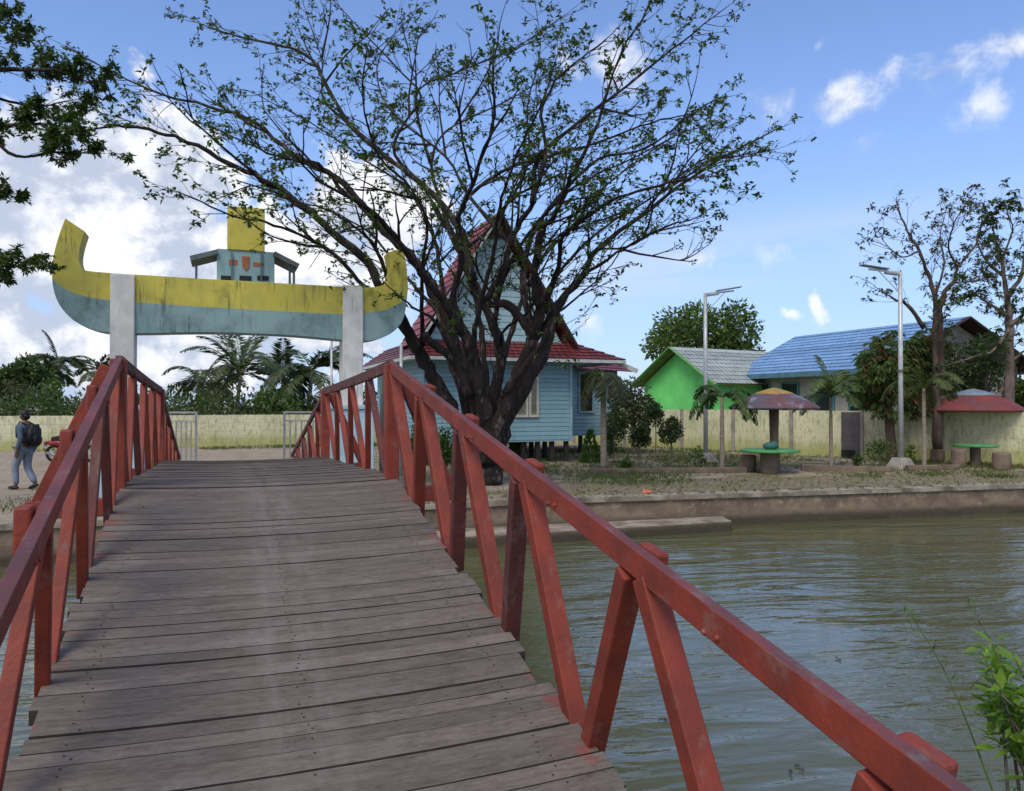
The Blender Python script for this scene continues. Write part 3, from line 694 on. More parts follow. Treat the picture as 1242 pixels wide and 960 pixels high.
# low hipped skirt roof
rf = MB(); ex0, ex1, ey0, ey1 = 5.15, 12.25, 22.05, 30.4; ix0, ix1, iy0, iy1, iz = 6.0, 10.45, 22.95, 29.2, 3.93
E = [(ex0, ey0, EV), (ex1, ey0, EV), (ex1, ey1, EV), (ex0, ey1, EV)]; I = [(ix0, iy0, iz), (ix1, iy0, iz), (ix1, iy1, iz), (ix0, iy1, iz)]
for k in range(4): courses(rf, E[k], E[(k+1) % 4], I[(k+1) % 4], I[k], 6, .035)
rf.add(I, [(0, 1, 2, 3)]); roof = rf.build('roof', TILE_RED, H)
fa = MB()
for k in range(4):
    p, q = V(E[k]), V(E[(k+1) % 4]); fa.beam(p-V((0, 0, .06)), q-V((0, 0, .06)), .03, .10)
fa.build('fascia', FASC, H)
MB().hexa([(ex0+.03, ey0+.03, EV-.03), (ex1-.03, ey0+.03, EV-.03), (ex1-.03, ey1-.03, EV-.03), (ex0+.03, ey1-.03, EV-.03), (ex0+.03, ey0+.03, EV-.012), (ex1-.03, ey0+.03, EV-.012), (ex1-.03, ey1-.03, EV-.012), (ex0+.03, ey1-.03, EV-.012)]).build('soffit', FASC, H)
p, q = atd(742, 437, 25.5), atd(773, 450.5, 25.0); MB().beam(p, q, .05, .14).build('rake_board', FASC, H)
# side room lean roof
rs = MB(); courses(rs, (x1+.3, 25.8, 3.22), (14.8, 25.8, 3.05), (14.8, 28.2, 3.75), (x1+.3, 28.2, 3.9), 6, .03); rs.build('side_room_roof', TILE_RED, H)
# steep gable
ap = atY(604, 258, 22.5); lb = V((5.62, 22.6, 3.78)); rb = V((10.6, 22.6, 3.78)); apz = ap.z
g = MB(); A_ = V((ap.x, 22.75, apz-.22)); gl, gr = V((lb.x+.18, 22.75, 3.6)), V((rb.x-.18, 22.75, 3.6))
g.add([gl, gr, A_, gl+V((0, .15, 0)), gr+V((0, .15, 0)), A_+V((0, .15, 0))], [(0, 1, 2), (5, 4, 3), (0, 3, 4, 1), (1, 4, 5, 2), (2, 5, 3, 0)]); g.build('gable', GABLES, H)
LR = 2.3
gr_ = MB(); f0 = V((ap.x, 22.32, apz)); r1 = V((ap.x, 22.4+LR, apz)); lf, lk = V((5.45, 22.42, 3.66)), V((5.45, 22.6+LR, 3.66)); rf0, rk = V((10.75, 22.42, 3.66)), V((10.75, 22.6+LR, 3.66))
courses(gr_, lk, lf, f0, r1, 16, .035); courses(gr_, rf0, rk, r1, f0, 16, .035)
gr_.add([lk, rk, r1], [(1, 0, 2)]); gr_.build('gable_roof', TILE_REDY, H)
DKT = mat('dark_trim', (.085, .06, .05), (.05, .038, .034), .7, 4)
MB().beam(f0+V((0, -.03, -.08)), lf+V((.06, -.03, -.02)), .05, .22, up=(0, 1, 0)).build('barge_board', FASC, H)
MB().beam(f0+V((.02, -.032, -.08)), rf0+V((-.04, -.032, -.02)), .05, .2, up=(0, 1, 0)).build('barge_board', DKT, H)  # right rake's shadow is painted in as dark brown trim
MB().beam(gl+V((0, -.05, .06)), gr+V((0, -.05, .06)), .06, .12).build('gable_sill', FASC, H)
tri = [atY(604, 263, 22.66), atY(589, 290, 22.66), atY(622, 288, 22.66)]
MB().add(tri + [p+V((0, .03, 0)) for p in tri], [(0, 1, 2), (5, 4, 3), (0, 3, 4, 1), (1, 4, 5, 2), (2, 5, 3, 0)]).build('gable_peak_panel', DKT, H)

# green house
GP = atd(813, 421, 35.0); ud = V((.984, .179, 0)); gdv = V((.179, -.984, 0))
G = thing('green_house', (GP.x, GP.y, 0), 'small bright green gabled house with a pale grey sheet roof', 'house')
hwid, L, ze, zp = 2.75, 7.2, 2.72, GP.z
def gp_(u, s, z): q = V((GP.x, GP.y, 0)) + ud*u + gdv*s; return V((q.x, q.y, z))
GREEN = mat('bright_green_plaster', (.18, .72, .18), (.145, .58, .15), .7, 1.3, stain=(.16, .42, .17), st_scale=(3, 3, .45), st_amt=.6)
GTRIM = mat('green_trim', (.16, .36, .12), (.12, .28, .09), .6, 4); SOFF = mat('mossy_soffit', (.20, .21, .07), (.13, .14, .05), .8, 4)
hw2 = hwid-.35; zw = zp-.12-(zp-ze)*hw2/hwid
mb = MB(); ua = .55
b4 = [gp_(ua, -hw2, 0), gp_(ua, hw2, 0), gp_(L-.3, hw2, 0), gp_(L-.3, -hw2, 0)]; t4 = [gp_(ua, -hw2, zw), gp_(ua, hw2, zw), gp_(L-.3, hw2, zw), gp_(L-.3, -hw2, zw)]; pk = [gp_(ua, 0, zp-.14), gp_(L-.3, 0, zp-.14)]
vs = b4+t4+pk; mb.add(vs, [(0, 1, 5, 8, 4), (1, 2, 6, 5), (2, 3, 7, 9, 6), (3, 0, 4, 7)]); mb.build('wall', GREEN, G)
rf = MB(); courses(rf, gp_(0, hwid, ze), gp_(L, hwid, ze), gp_(L, 0, zp), gp_(0, 0, zp), 9, .03); courses(rf, gp_(L, -hwid, ze), gp_(0, -hwid, ze), gp_(0, 0, zp), gp_(L, 0, zp), 9, .03); rf.build('roof', TILE_GREY, G)
sf = MB()
for s in (1, -1): 
    a, b, c, d = gp_(.02, s*hwid, ze-.05), gp_(L-.02, s*hwid, ze-.05), gp_(L-.02, 0, zp-.06), gp_(.02, 0, zp-.06); sf.add([a, b, c, d], [(0, 1, 2, 3)])
sf.build('soffit', SOFF, G)
for s in (1, -1): MB().beam(gp_(-.02, s*(hwid+.03), ze-.05), gp_(-.02, 0, zp-.02), .04, .17, up=(1, 0, 0)).build('barge_board', GTRIM, G)

# long blue-roofed building
B = thing('blue_roof_building', (26, 25, 0), 'long cream building with a blue tiled roof behind the panel wall', 'building')
CREAMW = mat('cream_plaster', (.52, .47, .40), (.42, .38, .33), .8, 1.5, stain=(.25, .22, .19), st_scale=(2, 2, .4), st_amt=.6)
GREYW = mat('shaded_gable_plaster', (.34, .32, .29), (.25, .235, .215), .85, 1.4, stain=(.12, .11, .10), st_scale=(2, 2, .6), st_amt=.6)  # greyer, darker than the side walls: the gable end's shade is painted in
bx0, bx1, bxr, by0, by1, bez, brz = 22.0, 30.0, 26.0, 20.9, 30.0, 3.12, 5.1
mb = MB(); vs = [(22.7, 21.5, 0), (29.4, 21.5, 0), (29.4, 29.5, 0), (22.7, 29.5, 0), (22.7, 21.5, bez+.2), (29.4, 21.5, bez+.2), (29.4, 29.5, bez+.2), (22.7, 29.5, bez+.2), (26, 21.5, brz-.16), (26, 29.5, brz-.16)]
mb.add(vs, [(0, 1, 5, 8, 4), (2, 3, 7, 9, 6)], 1); mb.add(vs, [(1, 2, 6, 5), (3, 0, 4, 7)], 0); wl = mb.build('wall', [CREAMW, GREYW], B)
rf = MB(); courses(rf, (bx0, by1, bez), (bx0, by0, bez), (bxr, by0, brz), (bxr, by1, brz), 13, .045); courses(rf, (bx1, by0, bez), (bx1, by1, bez), (bxr, by1, brz), (bxr, by0, brz), 13, .045); rf.build('roof', TILE_BLUE, B)
sf = MB()
for xa, xb in ((bx0+.03, bxr), (bx1-.03, bxr)): sf.add([(xa, by0+.01, bez-.10), (xa, by1-.01, bez-.10), (xb, by1-.01, brz-.09), (xb, by0+.01, brz-.09)], [(0, 1, 2, 3)])
sf.build('soffit', WOODD, B)
BTRIM = mat('teal_fascia', (.10, .22, .28), (.07, .16, .2), .6, 4)
MB().beam((bx0-.02, by0, bez-.07), (bx0-.02, by1, bez-.07), .05, .2).build('fascia', BTRIM, B)
for s in (bx0, bx1): MB().beam((s, by0-.02, bez-.04), (26, by0-.02, brz-.02), .05, .2, up=(0, 1, 0)).build('barge_board', DKT, B)
for s in (bx0, bx1): MB().beam((s, by1+.02, bez-.04), (26, by1+.02, brz-.02), .05, .2, up=(0, 1, 0)).build('barge_board', BTRIM, B)
GLASS = mat('window_glass', (.03, .04, .045), (.02, .03, .035), .12, 3, spec=.6); TEALF = mat('teal_frame', (.10, .30, .32), (.08, .24, .26), .6, 4)
for yy in (28.4, 26.6, 24.6, 22.8):
    f = MB()
    for s in (-.5, .5): f.box((22.67, yy+s, 2.15), (.07, .07, 1.25))
    for z in (1.55, 2.75): f.box((22.672, yy, z), (.066, .93, .07))
    f = f.build('window', TEALF, wl); MB().box((22.69, yy, 2.15), (.012, .93, 1.13)).build('pane', GLASS, f)

# dark steel door in the wall with a black box by it
def on_wall(px, py, off=.09):
    # point on the right wall's plane (second to third corner)
    a, b = V((*RW[2], 0)), V((*RW[3], 0)); u = (b-a).normalized(); nn = V((u.y, -u.x, 0)); 
    if nn.dot(-a) < 0: nn = -nn
    d = ray(px, py); p0 = a+nn*off; t_ = (p0-EYEV).dot(nn)/d.dot(nn); return EYEV+d*t_, math.atan2(u.y, u.x), nn
p, rz, nn = on_wall(1032, 529, .06); wdt = 18*p.dot(FWD0)/940*1.25
d_ = MB().box((p.x, p.y, .86), (wdt, .05, 1.42), rz).build('steel_door', mat('dark_door', (.11, .10, .11), (.08, .075, .085), .5, 3), None, origin=(p.x, p.y, 0))
tag(d_, 'dark grey steel door set in the cream wall between the two shelters', 'door')
q = p+nn*.25; 
t = thing('black_crate', (q.x, q.y, 0), 'small black open crate on the ground under the dark steel door', 'crate')
mb = MB(); s_ = .30
for dx, dy, sx, sy in ((-s_/2, 0, .02, s_), (s_/2, 0, .02, s_), (0, -s_/2, s_-.02, .02), (0, s_/2, s_-.02, .02)):
    mb.box((q.x+dx, q.y+dy, .14), (sx, sy, .27))
mb.box((q.x, q.y, .015), (s_-.03, s_-.03, .02)); mb.build('crate_body', DARK, t)

# ------------------------------------------------------------------ shelters, tables, stools, lamps
MUSH1 = mat('patchy_mauve_roof', (.15, .058, .052), (.10, .085, .11), .7, 1.6, stain=(.24, .25, .33), st_scale=(2.5, 2.5, 2.5), st_amt=.8, st_lo=.5, st_hi=.62)
MUSH2 = mat('faded_red_roof', (.20, .048, .046), (.14, .042, .044), .75, 2.0, stain=(.13, .10, .11), st_scale=(2, 2, 2), st_amt=.5)
OCH = mat('ochre_cap', (.42, .28, .06), (.30, .20, .07), .7, 3); GRYB = mat('grey_blue_cap', (.22, .27, .33), (.16, .20, .25), .7, 3)
LOG = mat('log_brown', (.20, .13, .09), (.12, .08, .06), .85, 4, stretch=(1, 1, .4), bump=.5)
GTOP = mat('green_table_top', (.10, .34, .11), (.07, .25, .10), .5, 4)
def shelter(px, basey, rpx, rimy, topy, m_roof, m_cap, label, sc_=1.0, tilt=0.0):
    p = gz(px, basey); d = p.dot(FWD0); zr = EYE-(rimy-490)*d/940; ztop = EYE+(490-topy)*d/940; r_ = rpx*d/940
    t = thing('garden_shelter', p, label, 'shelter', 'mushroom shaped garden shelters')
    MB().lathe(p, [(.15, 0), (.13, .4), (.12, 1.0), (.14, zr-.05)], 14).build('post', LOG, t, smooth=True)
    H_ = ztop-zr
    dome = lambda q: zr + H_*(1-q*q*.55-q*.45)
    prof = [(.1, zr-.01), (r_*.96, zr-.07), (r_, zr-.04), (r_, zr)] + [(r_*q, dome(q)) for q in (.93, .8, .66, .52, .42)] + [(.05, dome(.42)-.02)]
    MB().lathe(p, prof, 36, wob=.025, rng=random.Random(2)).build('roof', m_roof, t, smooth=True)
    MB().lathe(p, [(r_*.45, dome(.45)-.015), (r_*.445, dome(.44)+.012)] + [(r_*q, dome(q)+.014) for q in (.36, .25, .13, .02)], 28, wob=.03, rng=random.Random(3)).build('roof_cap', m_cap, t, smooth=True)
    return p
shelter(939, 571, 52, 494, 471, MUSH1, OCH, 'mushroom shelter with a patchy mauve roof and ochre cap beside the small palm')
shelter(1181, 562, 56, 497, 472, MUSH2, GRYB, 'mushroom shelter with a faded red roof and grey cap near the right edge')
def table(px, topy, basey, wpx, legpx, label):
    p = gz(px, basey); d = p.dot(FWD0); zt_ = EYE-(topy-490)*d/940; r_ = wpx*d/940/2
    t = thing('round_table', p, label, 'table', 'round green topped tables')
    MB().lathe(p, [(legpx*d/940, 0), (legpx*d/940*.96, zt_-.05)], 18).build('pedestal', CONCB, t, smooth=False, bevel=.02)
    MB().lathe(p, [(r_*.96, zt_-.05), (r_, zt_-.03), (r_, zt_), (r_*.98, zt_+.015)], 28).build('tabletop', GTOP, t)
    return p, zt_, d
tp, tz, td = table(934, 546, 574, 70, 12, 'round green topped concrete table under the mauve mushroom shelter')
table(1183, 540, 566, 50, 6, 'round green topped table under the red mushroom shelter')
def stool(px, topy, basey, wpx, label):
    p = gz(px, basey); d = p.dot(FWD0); z = (basey-topy)*d/940; r_ = wpx*d/940/2
    o = MB().lathe(p, [(r_*.95, 0), (r_, z*.3), (r_*.97, z*.9), (r_*.9, z)], 16).build('log_stool', CONCB, None, smooth=False, bevel=.015, origin=p); tag(o, label, 'stool', 'concrete log stools')
stool(907, 552, 572, 20, 'brown concrete log stool left of the table under the mauve shelter')
stool(1137, 545, 561, 16, 'dark log stool standing alone beside the palm trunk, left of the red shelter')
stool(1163, 545, 567, 17, 'brown log stool against the left side of the table under the red shelter')
stool(1215, 549, 570, 21, 'pale brown log stool right of the table under the red shelter')
# teal bag lying on the first table
TB = mat('teal_cloth', (.05, .16, .15), (.03, .10, .10), .8, 9, bump=.5)
p = V((tp.x+.02, tp.y, tz+.015)); mb = MB().sphere(p+V((0, 0, .09)), (.22, .16, .11)).sphere(p+V((.12, .03, .13)), (.12, .12, .09)); o = mb.build('cloth_bag', TB, None, smooth=True, origin=p); tag(o, 'teal cloth bag lying on the green table under the mauve shelter', 'bag')

PANELM = mat('panel_grey', (.22, .24, .27), (.16, .18, .21), .4, 6)
def lamp(px, basey, topy, side, label):
    p = gz(px, basey); d = p.dot(FWD0); h = (basey-topy)*d/940
    t = thing('solar_street_lamp', p, label, 'street lamp', 'solar street lamps')
    MB().box(p+V((0, 0, .16)), (.62, .62, .32), taper=.55).build('base_block', CONC, t, bevel=.02)
    MB().tube([p+V((0, 0, .3)), p+V((0, 0, h*.5)), p+V((0, 0, h))], [.072, .064, .055], 12).build('pole', GALV, t, smooth=True)
    dr = RIGHT*side
    a0 = p+V((0, 0, h-.02)); 
    MB().beam(a0-dr*.05, a0+dr*.9+V((0, 0, .1)), .05, .05).build('arm', GALV, t)
    MB().beam(p+dr*.02+V((0, 0, h-.6)), a0+dr*.62+V((0, 0, .06)), .025, .025).build('brace', GALV, t)
    MB().beam(a0+dr*.35+V((0, 0, .10)), a0+dr*1.12+V((0, 0, .22)), .26, .022).build('solar_panel', PANELM, t)
    MB().beam(a0+dr*.05+V((0, 0, -.05)), a0+dr*.42+V((0, 0, -.0)), .17, .05).build('lamp_head', STEEL, t)
lamp(856, 562, 356, 1, 'slim grey solar lamp post in front of the green house')
lamp(1093, 569, 330, -1, 'tall grey solar lamp post with a panel arm before the mango tree')

def pole(px, dist, topy, r_, label, boty=None, m_=GALV):
    p = gd(px, dist); h = EYE+(490-topy)*dist/940
    o = MB().tube([p, p+V((0, 0, h))], [r_, r_*.8], 10).build('metal_pole', m_, None, smooth=True, origin=p); tag(o, label, 'pole')
pole(402, 24, 410, .045, 'thin grey metal pole standing left of the right gateway column')
pole(486.5, 20, 418, .05, 'grey metal pole under the house eave right of the gateway')
pole(463, 18.5, 449, .06, 'short dark green pole behind the red railing by the blue pedestal', m_=mat('green_grey_steel', (.12, .17, .16), None, .6))

# brick edged planting beds
def curb(x0, yp0, x1, yp1, label):
    a, b = gz(x0, yp0), gz(x1, yp1); o = MB().beam(a+V((0, 0, .07)), b+V((0, 0, .07)), .16, .15, seg=6).build('bed_edging', CONCB, None, bevel=.01); tag(o, label, 'edging')
curb(972, 571, 1082, 573, 'low brown brick edging of the bed in front of the potted shrub')
curb(1100, 571, 1162, 570, 'low brick edging before the stools of the red shelter')
curb(716, 575, 905, 573.5, 'low brown edging along the planted bed right of the house palm')
for px, py, lab in ((932, 597.5, 'dark brick lying on the canal coping, left of two'), (964, 596, 'dark brick lying on the canal coping, right of two')):
    p = gz(px, py); o = MB().box(p+V((0, 0, .055)), (.28, .11, .05), .1).build('loose_brick', CONCB, None, origin=p, bevel=.006); tag(o, lab, 'brick')
p = gz(786, 599); o = MB().add([p+V((-.12, 0, .01)), p+V((.1, -.02, .03)), p+V((.12, .1, .05)), p+V((-.05, .12, .09)), p+V((0, .05, .0))], [(0, 1, 2, 3), (0, 3, 4), (1, 4, 2), (2, 4, 3), (0, 4, 1)]).build('plastic_litter', mat('orange_plastic', (.6, .15, .05), None, .5), None, origin=p); tag(o, 'scrap of orange plastic litter on the path by the canal', 'litter')

# ------------------------------------------------------------------ vegetation
def cluster(mb, p, rng, n_=7, ln=.17, wd=.07, droop=.25, mi=0, out=None):
    for _ in range(n_):
        d = rvec(rng); d.z = d.z*.6-droop
        if out is not None: d = d+out*.5
        mb.leaf(p+rvec(rng)*ln*.25, d, wd*rng.uniform(.7, 1.3), ln*rng.uniform(.6, 1.25), rvec(rng)+V((0, 0, 1.4)), mi)
def twig(mbw, mbl, p, d, ln, r_, lvl, rng, leaf, pleaf, upb=.12, n=4):
    pts = [p]; dd = d.normalized(); segs = 4
    for i in range(segs):
        dd = (dd + rvec(rng)*.17 + V((0, 0, upb*.5))).normalized(); pts.append(pts[-1]+dd*ln/segs)
    mbw.tube(pts, [r_*(1-.65*i/segs) for i in range(segs+1)], n, cap=False)
    if lvl > 0:
        k = rng.randint(1, 3)
        for _ in range(k):
            t_ = rng.uniform(.3, 1.0); i = min(segs-1, int(t_*segs)); q = pts[i].lerp(pts[i+1], t_*segs-i)
            a = rvec(rng); nd = (dd + (a-dd*a.dot(dd)).normalized()*rng.uniform(.35, .8)); nd.z = nd.z*.9+.03
            twig(mbw, mbl, q, nd, ln*rng.uniform(.4, .65), r_*.6, lvl-1, rng, leaf, pleaf, upb, 3)
    if rng.random() < pleaf: leaf(mbl, pts[-1], rng)
    if rng.random() < pleaf*.55: leaf(mbl, pts[2]+rvec(rng)*.04, rng)

def limb_tree(name, base, limbs, d0, label, cat, barkm, leafm, seed, leaf, pleaf=.8, space=.42, tw=(.7, 1.7), twr=.02, start=.35, lvl=2, group=None, upb=.12, sec=0):
    rng = random.Random(seed); t = thing(name, base, label, cat, group)
    W, T_, L_ = MB(), MB(), MB()
    for pts, dd, r0, r1, tws in limbs:
        n_ = len(pts); P = []
        for i, (px, py) in enumerate(pts):
            u = i/(n_-1); a, b = dd if isinstance(dd, tuple) else (0, dd)
            P.append(atd(px, py, d0 + a + (b-a)*(u**1.15)))
        P = cat_rom(P, 4); P = [p + rvec(rng)*min(.03, r0*.2) if 0 < i < len(P)-1 else p for i, p in enumerate(P)]
        m_ = len(P); rad = [(r0+(r1-r0)*(i/(m_-1))**.62)*rng.uniform(.9, 1.1) for i in range(m_)]
        W.tube(P, rad, 10 if r0 > .12 else 6, wob=.22 if r0 > .12 else .12, rng=rng)
        if tws <= 0: continue
        acc = 0; tot = sum((P[i+1]-P[i]).length for i in range(m_-1)); run = 0
        for i in range(m_-1):
            seg = P[i+1]-P[i]; sl = seg.length; run += sl; acc += sl
            while acc > space/tws:
                acc -= space/tws; u = run/tot
                if u < start: continue
                dr = seg.normalized(); a = rvec(rng); pr = (a-dr*a.dot(dr)).normalized()
                nd = dr+pr*rng.uniform(.35, .85); nd.z = nd.z*.62+.03
                twig(T_, L_, P[i]+seg*rng.random(), nd, rng.uniform(*tw)*(1.15-.5*u), twr*(1.2-.5*u), lvl, rng, leaf, pleaf, upb)
        twig(T_, L_, P[-1], P[-1]-P[-2], tw[0], r1*.9, lvl, rng, leaf, pleaf, upb)
        for _ in range(sec if tws >= .8 else 0):
            i = int(m_*rng.uniform(.25, .6)); dr = (P[min(i+1, m_-1)]-P[i-1]).normalized(); a = rvec(rng); pr = (a-dr*a.dot(dr)).normalized(); nd = dr+pr*rng.uniform(.5, .9); nd.z = nd.z*.8+.08
            twig(T_, L_, P[i], nd, rng.uniform(1.1, 2.2), .034, 3, rng, leaf, pleaf*.8, .1, 5)
    W.add(T_.v, T_.f); W.build('trunk', barkm, t, smooth=True); L_.build('crown', leafm, t)
    return t
bigleaf = lambda mb, p, rng: cluster(mb, p, rng, rng.randint(3, 7), .115, .055, .2)
BL = [  # traced limbs: pixels, depth offsets, radii, twig density
 ([(594, 589), (590, 565), (586, 540), (582, 520)], 0, .34, .30, 0),
 ([(586, 560), (568, 535), (545, 495), (524, 455), (507, 425)], (0, -.5), .25, .145, 0),
 ([(590, 555), (577, 520), (562, 470), (549, 425), (541, 385), (521, 343)], (.1, .8), .2, .15, 0),
 ([(592, 560), (588, 510), (580, 465), (572, 430), (563, 405)], (-.1, -.8), .26, .12, 0),
 ([(592, 555), (602, 520), (617, 480), (633, 445), (646, 412)], (-.1, -.6), .25, .14, 0),
 ([(600, 545), (618, 505), (642, 460), (662, 420), (672, 376)], (.2, 1.2), .2, .13, 0),
 ([(586, 550), (594, 500), (604, 460), (607, 420), (591, 378), (573, 341), (559, 307), (545, 277), (533, 262)], (0, 1.6), .17, .08, .3),
 ([(507, 425), (490, 395), (466, 360), (446, 320), (402, 280), (350, 237), (318, 217), (277, 197), (229, 173), (193, 161), (140, 153), (102, 160)], (-.5, -3.0), .15, .014, 1),
 ([(521, 343), (503, 315), (475, 290), (440, 250), (410, 217), (358, 189), (338, 173), (310, 149), (253, 129), (197, 115), (140, 89), (86, 60)], (.8, 1.5), .14, .012, 1),
 ([(507, 425), (484, 395), (455, 362), (434, 340), (402, 306), (362, 285), (322, 270), (280, 262), (232, 240)], (-.5, -4.5), .09, .012, .8),
 ([(563, 405), (541, 372), (520, 343), (492, 305), (462, 268), (420, 235), (385, 200), (335, 190), (290, 170)], (-.8, -5.0), .12, .014, 1),
 ([(573, 341), (559, 282), (527, 237), (487, 205), (430, 157), (402, 117), (378, 72), (342, 56), (301, 48), (261, 36), (233, 26)], (.6, 3.2), .12, .012, 1),
 ([(527, 237), (479, 189), (490, 150), (511, 117), (479, 80), (434, 32), (414, 12)], (2.0, 4.5), .06, .012, 1),
 ([(430, 157), (395, 125), (390, 100), (390, 72), (374, 24), (368, 5)], (2.6, 3.2), .04, .01, 1),
 ([(545, 277), (533, 240), (523, 200), (540, 160), (593, 133), (640, 108), (690, 70)], (1.4, 4.6), .06, .012, 1),
 ([(523, 200), (508, 150), (508, 109), (552, 89), (621, 60), (689, 16)], (2.5, 4.0), .05, .012, 1),
 ([(646, 412), (655, 375), (648, 350), (650, 319), (658, 281), (670, 264), (686, 230), (700, 200), (725, 150), (753, 68), (786, 10)], (-.6, -3.5), .14, .014, 1),
 ([(646, 412), (638, 395), (615, 370), (591, 368), (609, 329), (618, 295), (628, 275), (646, 246), (661, 193), (657, 141), (669, 105), (693, 80), (735, 48)], (-.6, -2.0), .13, .014, .9),
 ([(658, 378), (678, 323), (682, 289), (717, 260), (750, 240), (800, 225), (850, 215)], (-.2, -4.6), .08, .012, 1),
 ([(672, 376), (704, 337), (725, 302), (782, 258), (842, 213), (902, 177), (940, 158)], (1.2, 1.8), .12, .014, 1),
 ([(646, 246), (653, 193), (701, 149), (749, 113), (806, 68), (846, 36), (880, 10)], (-1.5, 1.5), .07, .012, 1),
 ([(646, 400), (635, 350), (640, 300), (669, 250), (725, 193), (782, 181), (846, 133), (880, 118)], (-.5, 2.5), .1, .012, 1),
 ([(559, 307), (560, 250), (609, 209), (669, 189), (725, 173), (790, 149), (832, 140)], (.8, -3.5), .07, .012, 1),
 ([(563, 405), (549, 359), (559, 319), (555, 270), (569, 235), (585, 190), (600, 140), (598, 90), (605, 40)], (-.8, -4.0), .1, .012, 1),
 ([(512, 420), (512, 388), (512, 329), (518, 275), (500, 230), (460, 190), (440, 120), (445, 60)], (-.4, -5.5), .06, .01, 1),
 ([(782, 258), (800, 235), (850, 195), (890, 190), (925, 185)], (1.6, .4), .04, .01, 1),
 ([(725, 302), (760, 300), (800, 280), (840, 272)], (1.4, -.2), .035, .01, .8),
 ([(559, 307), (600, 270), (640, 200), (640, 130), (655, 60), (650, 10)], (.8, 5.5), .06, .01, 1),
 ([(618, 295), (570, 240), (540, 190), (470, 130), (460, 70), (500, 20)], (-1, 5.5), .06, .01, 1),
 ([(607, 420), (612, 400), (640, 380), (652, 356)], (.1, -1), .05, .02, .3),
 ([(590, 525), (570, 470), (548, 420), (530, 380), (505, 350), (480, 320), (450, 285), (415, 262), (375, 245)], (0, 1.5), .10, .012, .9),
 ([(592, 505), (588, 450), (585, 410), (578, 370), (566, 330), (550, 290), (528, 250), (500, 215), (465, 185), (425, 150)], (.2, 2.5), .10, .012, .9),
 ([(600, 505), (606, 450), (600, 400), (605, 360), (618, 320), (640, 285), (665, 255), (700, 225), (750, 200), (800, 175)], (.2, -2.5), .10, .012, .9),
 ([(610, 505), (630, 450), (655, 405), (680, 365), (715, 330), (760, 300), (810, 275), (845, 264)], (0, -2.0), .10, .012, .8),
 ([(605, 520), (622, 470), (640, 425), (650, 385), (668, 345), (700, 305), (735, 275), (790, 240), (850, 205), (905, 190)], (.3, 3.0), .10, .012, .9),
 ([(580, 500), (560, 450), (540, 410), (522, 385), (500, 372), (476, 352)], (-.3, -2), .09, .015, .4),
 ([(520, 445), (497, 400), (478, 360), (468, 330), (455, 300), (430, 275), (395, 255), (340, 240)], (-.3, -3), .09, .012, .9),
 ([(586, 470), (575, 420), (580, 380), (590, 340), (600, 300), (604, 260), (615, 220), (630, 180), (650, 140), (668, 95)], (-.2, -4), .09, .012, .9),
 ([(575, 470), (556, 420), (545, 380), (535, 340), (530, 300), (515, 260), (490, 225), (450, 200), (410, 170), (360, 140), (300, 110)], (.3, 4), .09, .012, .9),
 ([(600, 480), (612, 430), (625, 390), (640, 345), (660, 310), (690, 280), (720, 240), (760, 205), (820, 165), (870, 150)], (.3, 4.5), .09, .012, .9),
 ([(570, 480), (552, 440), (528, 420), (515, 405)], (-.5, -1.2), .12, .07, 0), ([(610, 480), (640, 440), (668, 400), (690, 350)], (-.4, -1.5), .11, .03, .3),
 ([(596, 590), (600, 560), (612, 540), (606, 515), (614, 500)], -.5, .07, .03, 0),
 ([(586, 590), (590, 550), (584, 520), (592, 505)], -.55, .07, .03, 0),
]
pb = gz(592, 588)
limb_tree('spreading_tree', pb, BL, pb.dot(FWD0), 'large spreading tree with many dark stems and sparse small leaves beside the bridge', 'tree', BARK, L_BIG, 11, bigleaf, pleaf=.60, space=.27, tw=(.6, 1.5), twr=.014, start=.26, sec=2, upb=.03)
# tree at the left whose branches hang into the picture
denseleaf = lambda mb, p, rng: cluster(mb, p, rng, rng.randint(11, 18), .10, .036, .25)
TL = [([(-260, 640), (-250, 480), (-230, 320), (-200, 230)], 0, .28, .16, 0),
      ([(-200, 230), (-120, 130), (-40, 92), (30, 84), (80, 88), (112, 104)], (0, .6), .1, .014, 1), ([(-120, 130), (-50, 70), (-10, 40), (10, 28)], (0, .8), .06, .012, 1),
      ([(-200, 250), (-100, 190), (-20, 160), (40, 150), (72, 165)], (0, -.8), .09, .012, 1), ([(-20, 160), (20, 190), (60, 185), (98, 186)], (-.6, -.3), .04, .01, 1), ([(-40, 92), (0, 120), (50, 128), (85, 122)], (.3, 1.2), .04, .01, 1),
      ([(-215, 290), (-120, 260), (-40, 245), (5, 240)], (0, .3), .06, .01, .9), ([(-215, 300), (-120, 320), (-40, 318), (20, 318)], (0, .2), .06, .01, 1.1), ([(-220, 330), (-120, 340), (-30, 332), (-5, 330)], (0, .2), .05, .01, 1)]
limb_tree('leafy_tree', gd(-260, 12.5), TL, 12.5, 'dark leafy branches of a tree hanging in from the left edge', 'tree', BARK, L_DARK, 5, denseleaf, pleaf=.97, space=.12, tw=(.3, .8), twr=.008, start=.45, lvl=2)

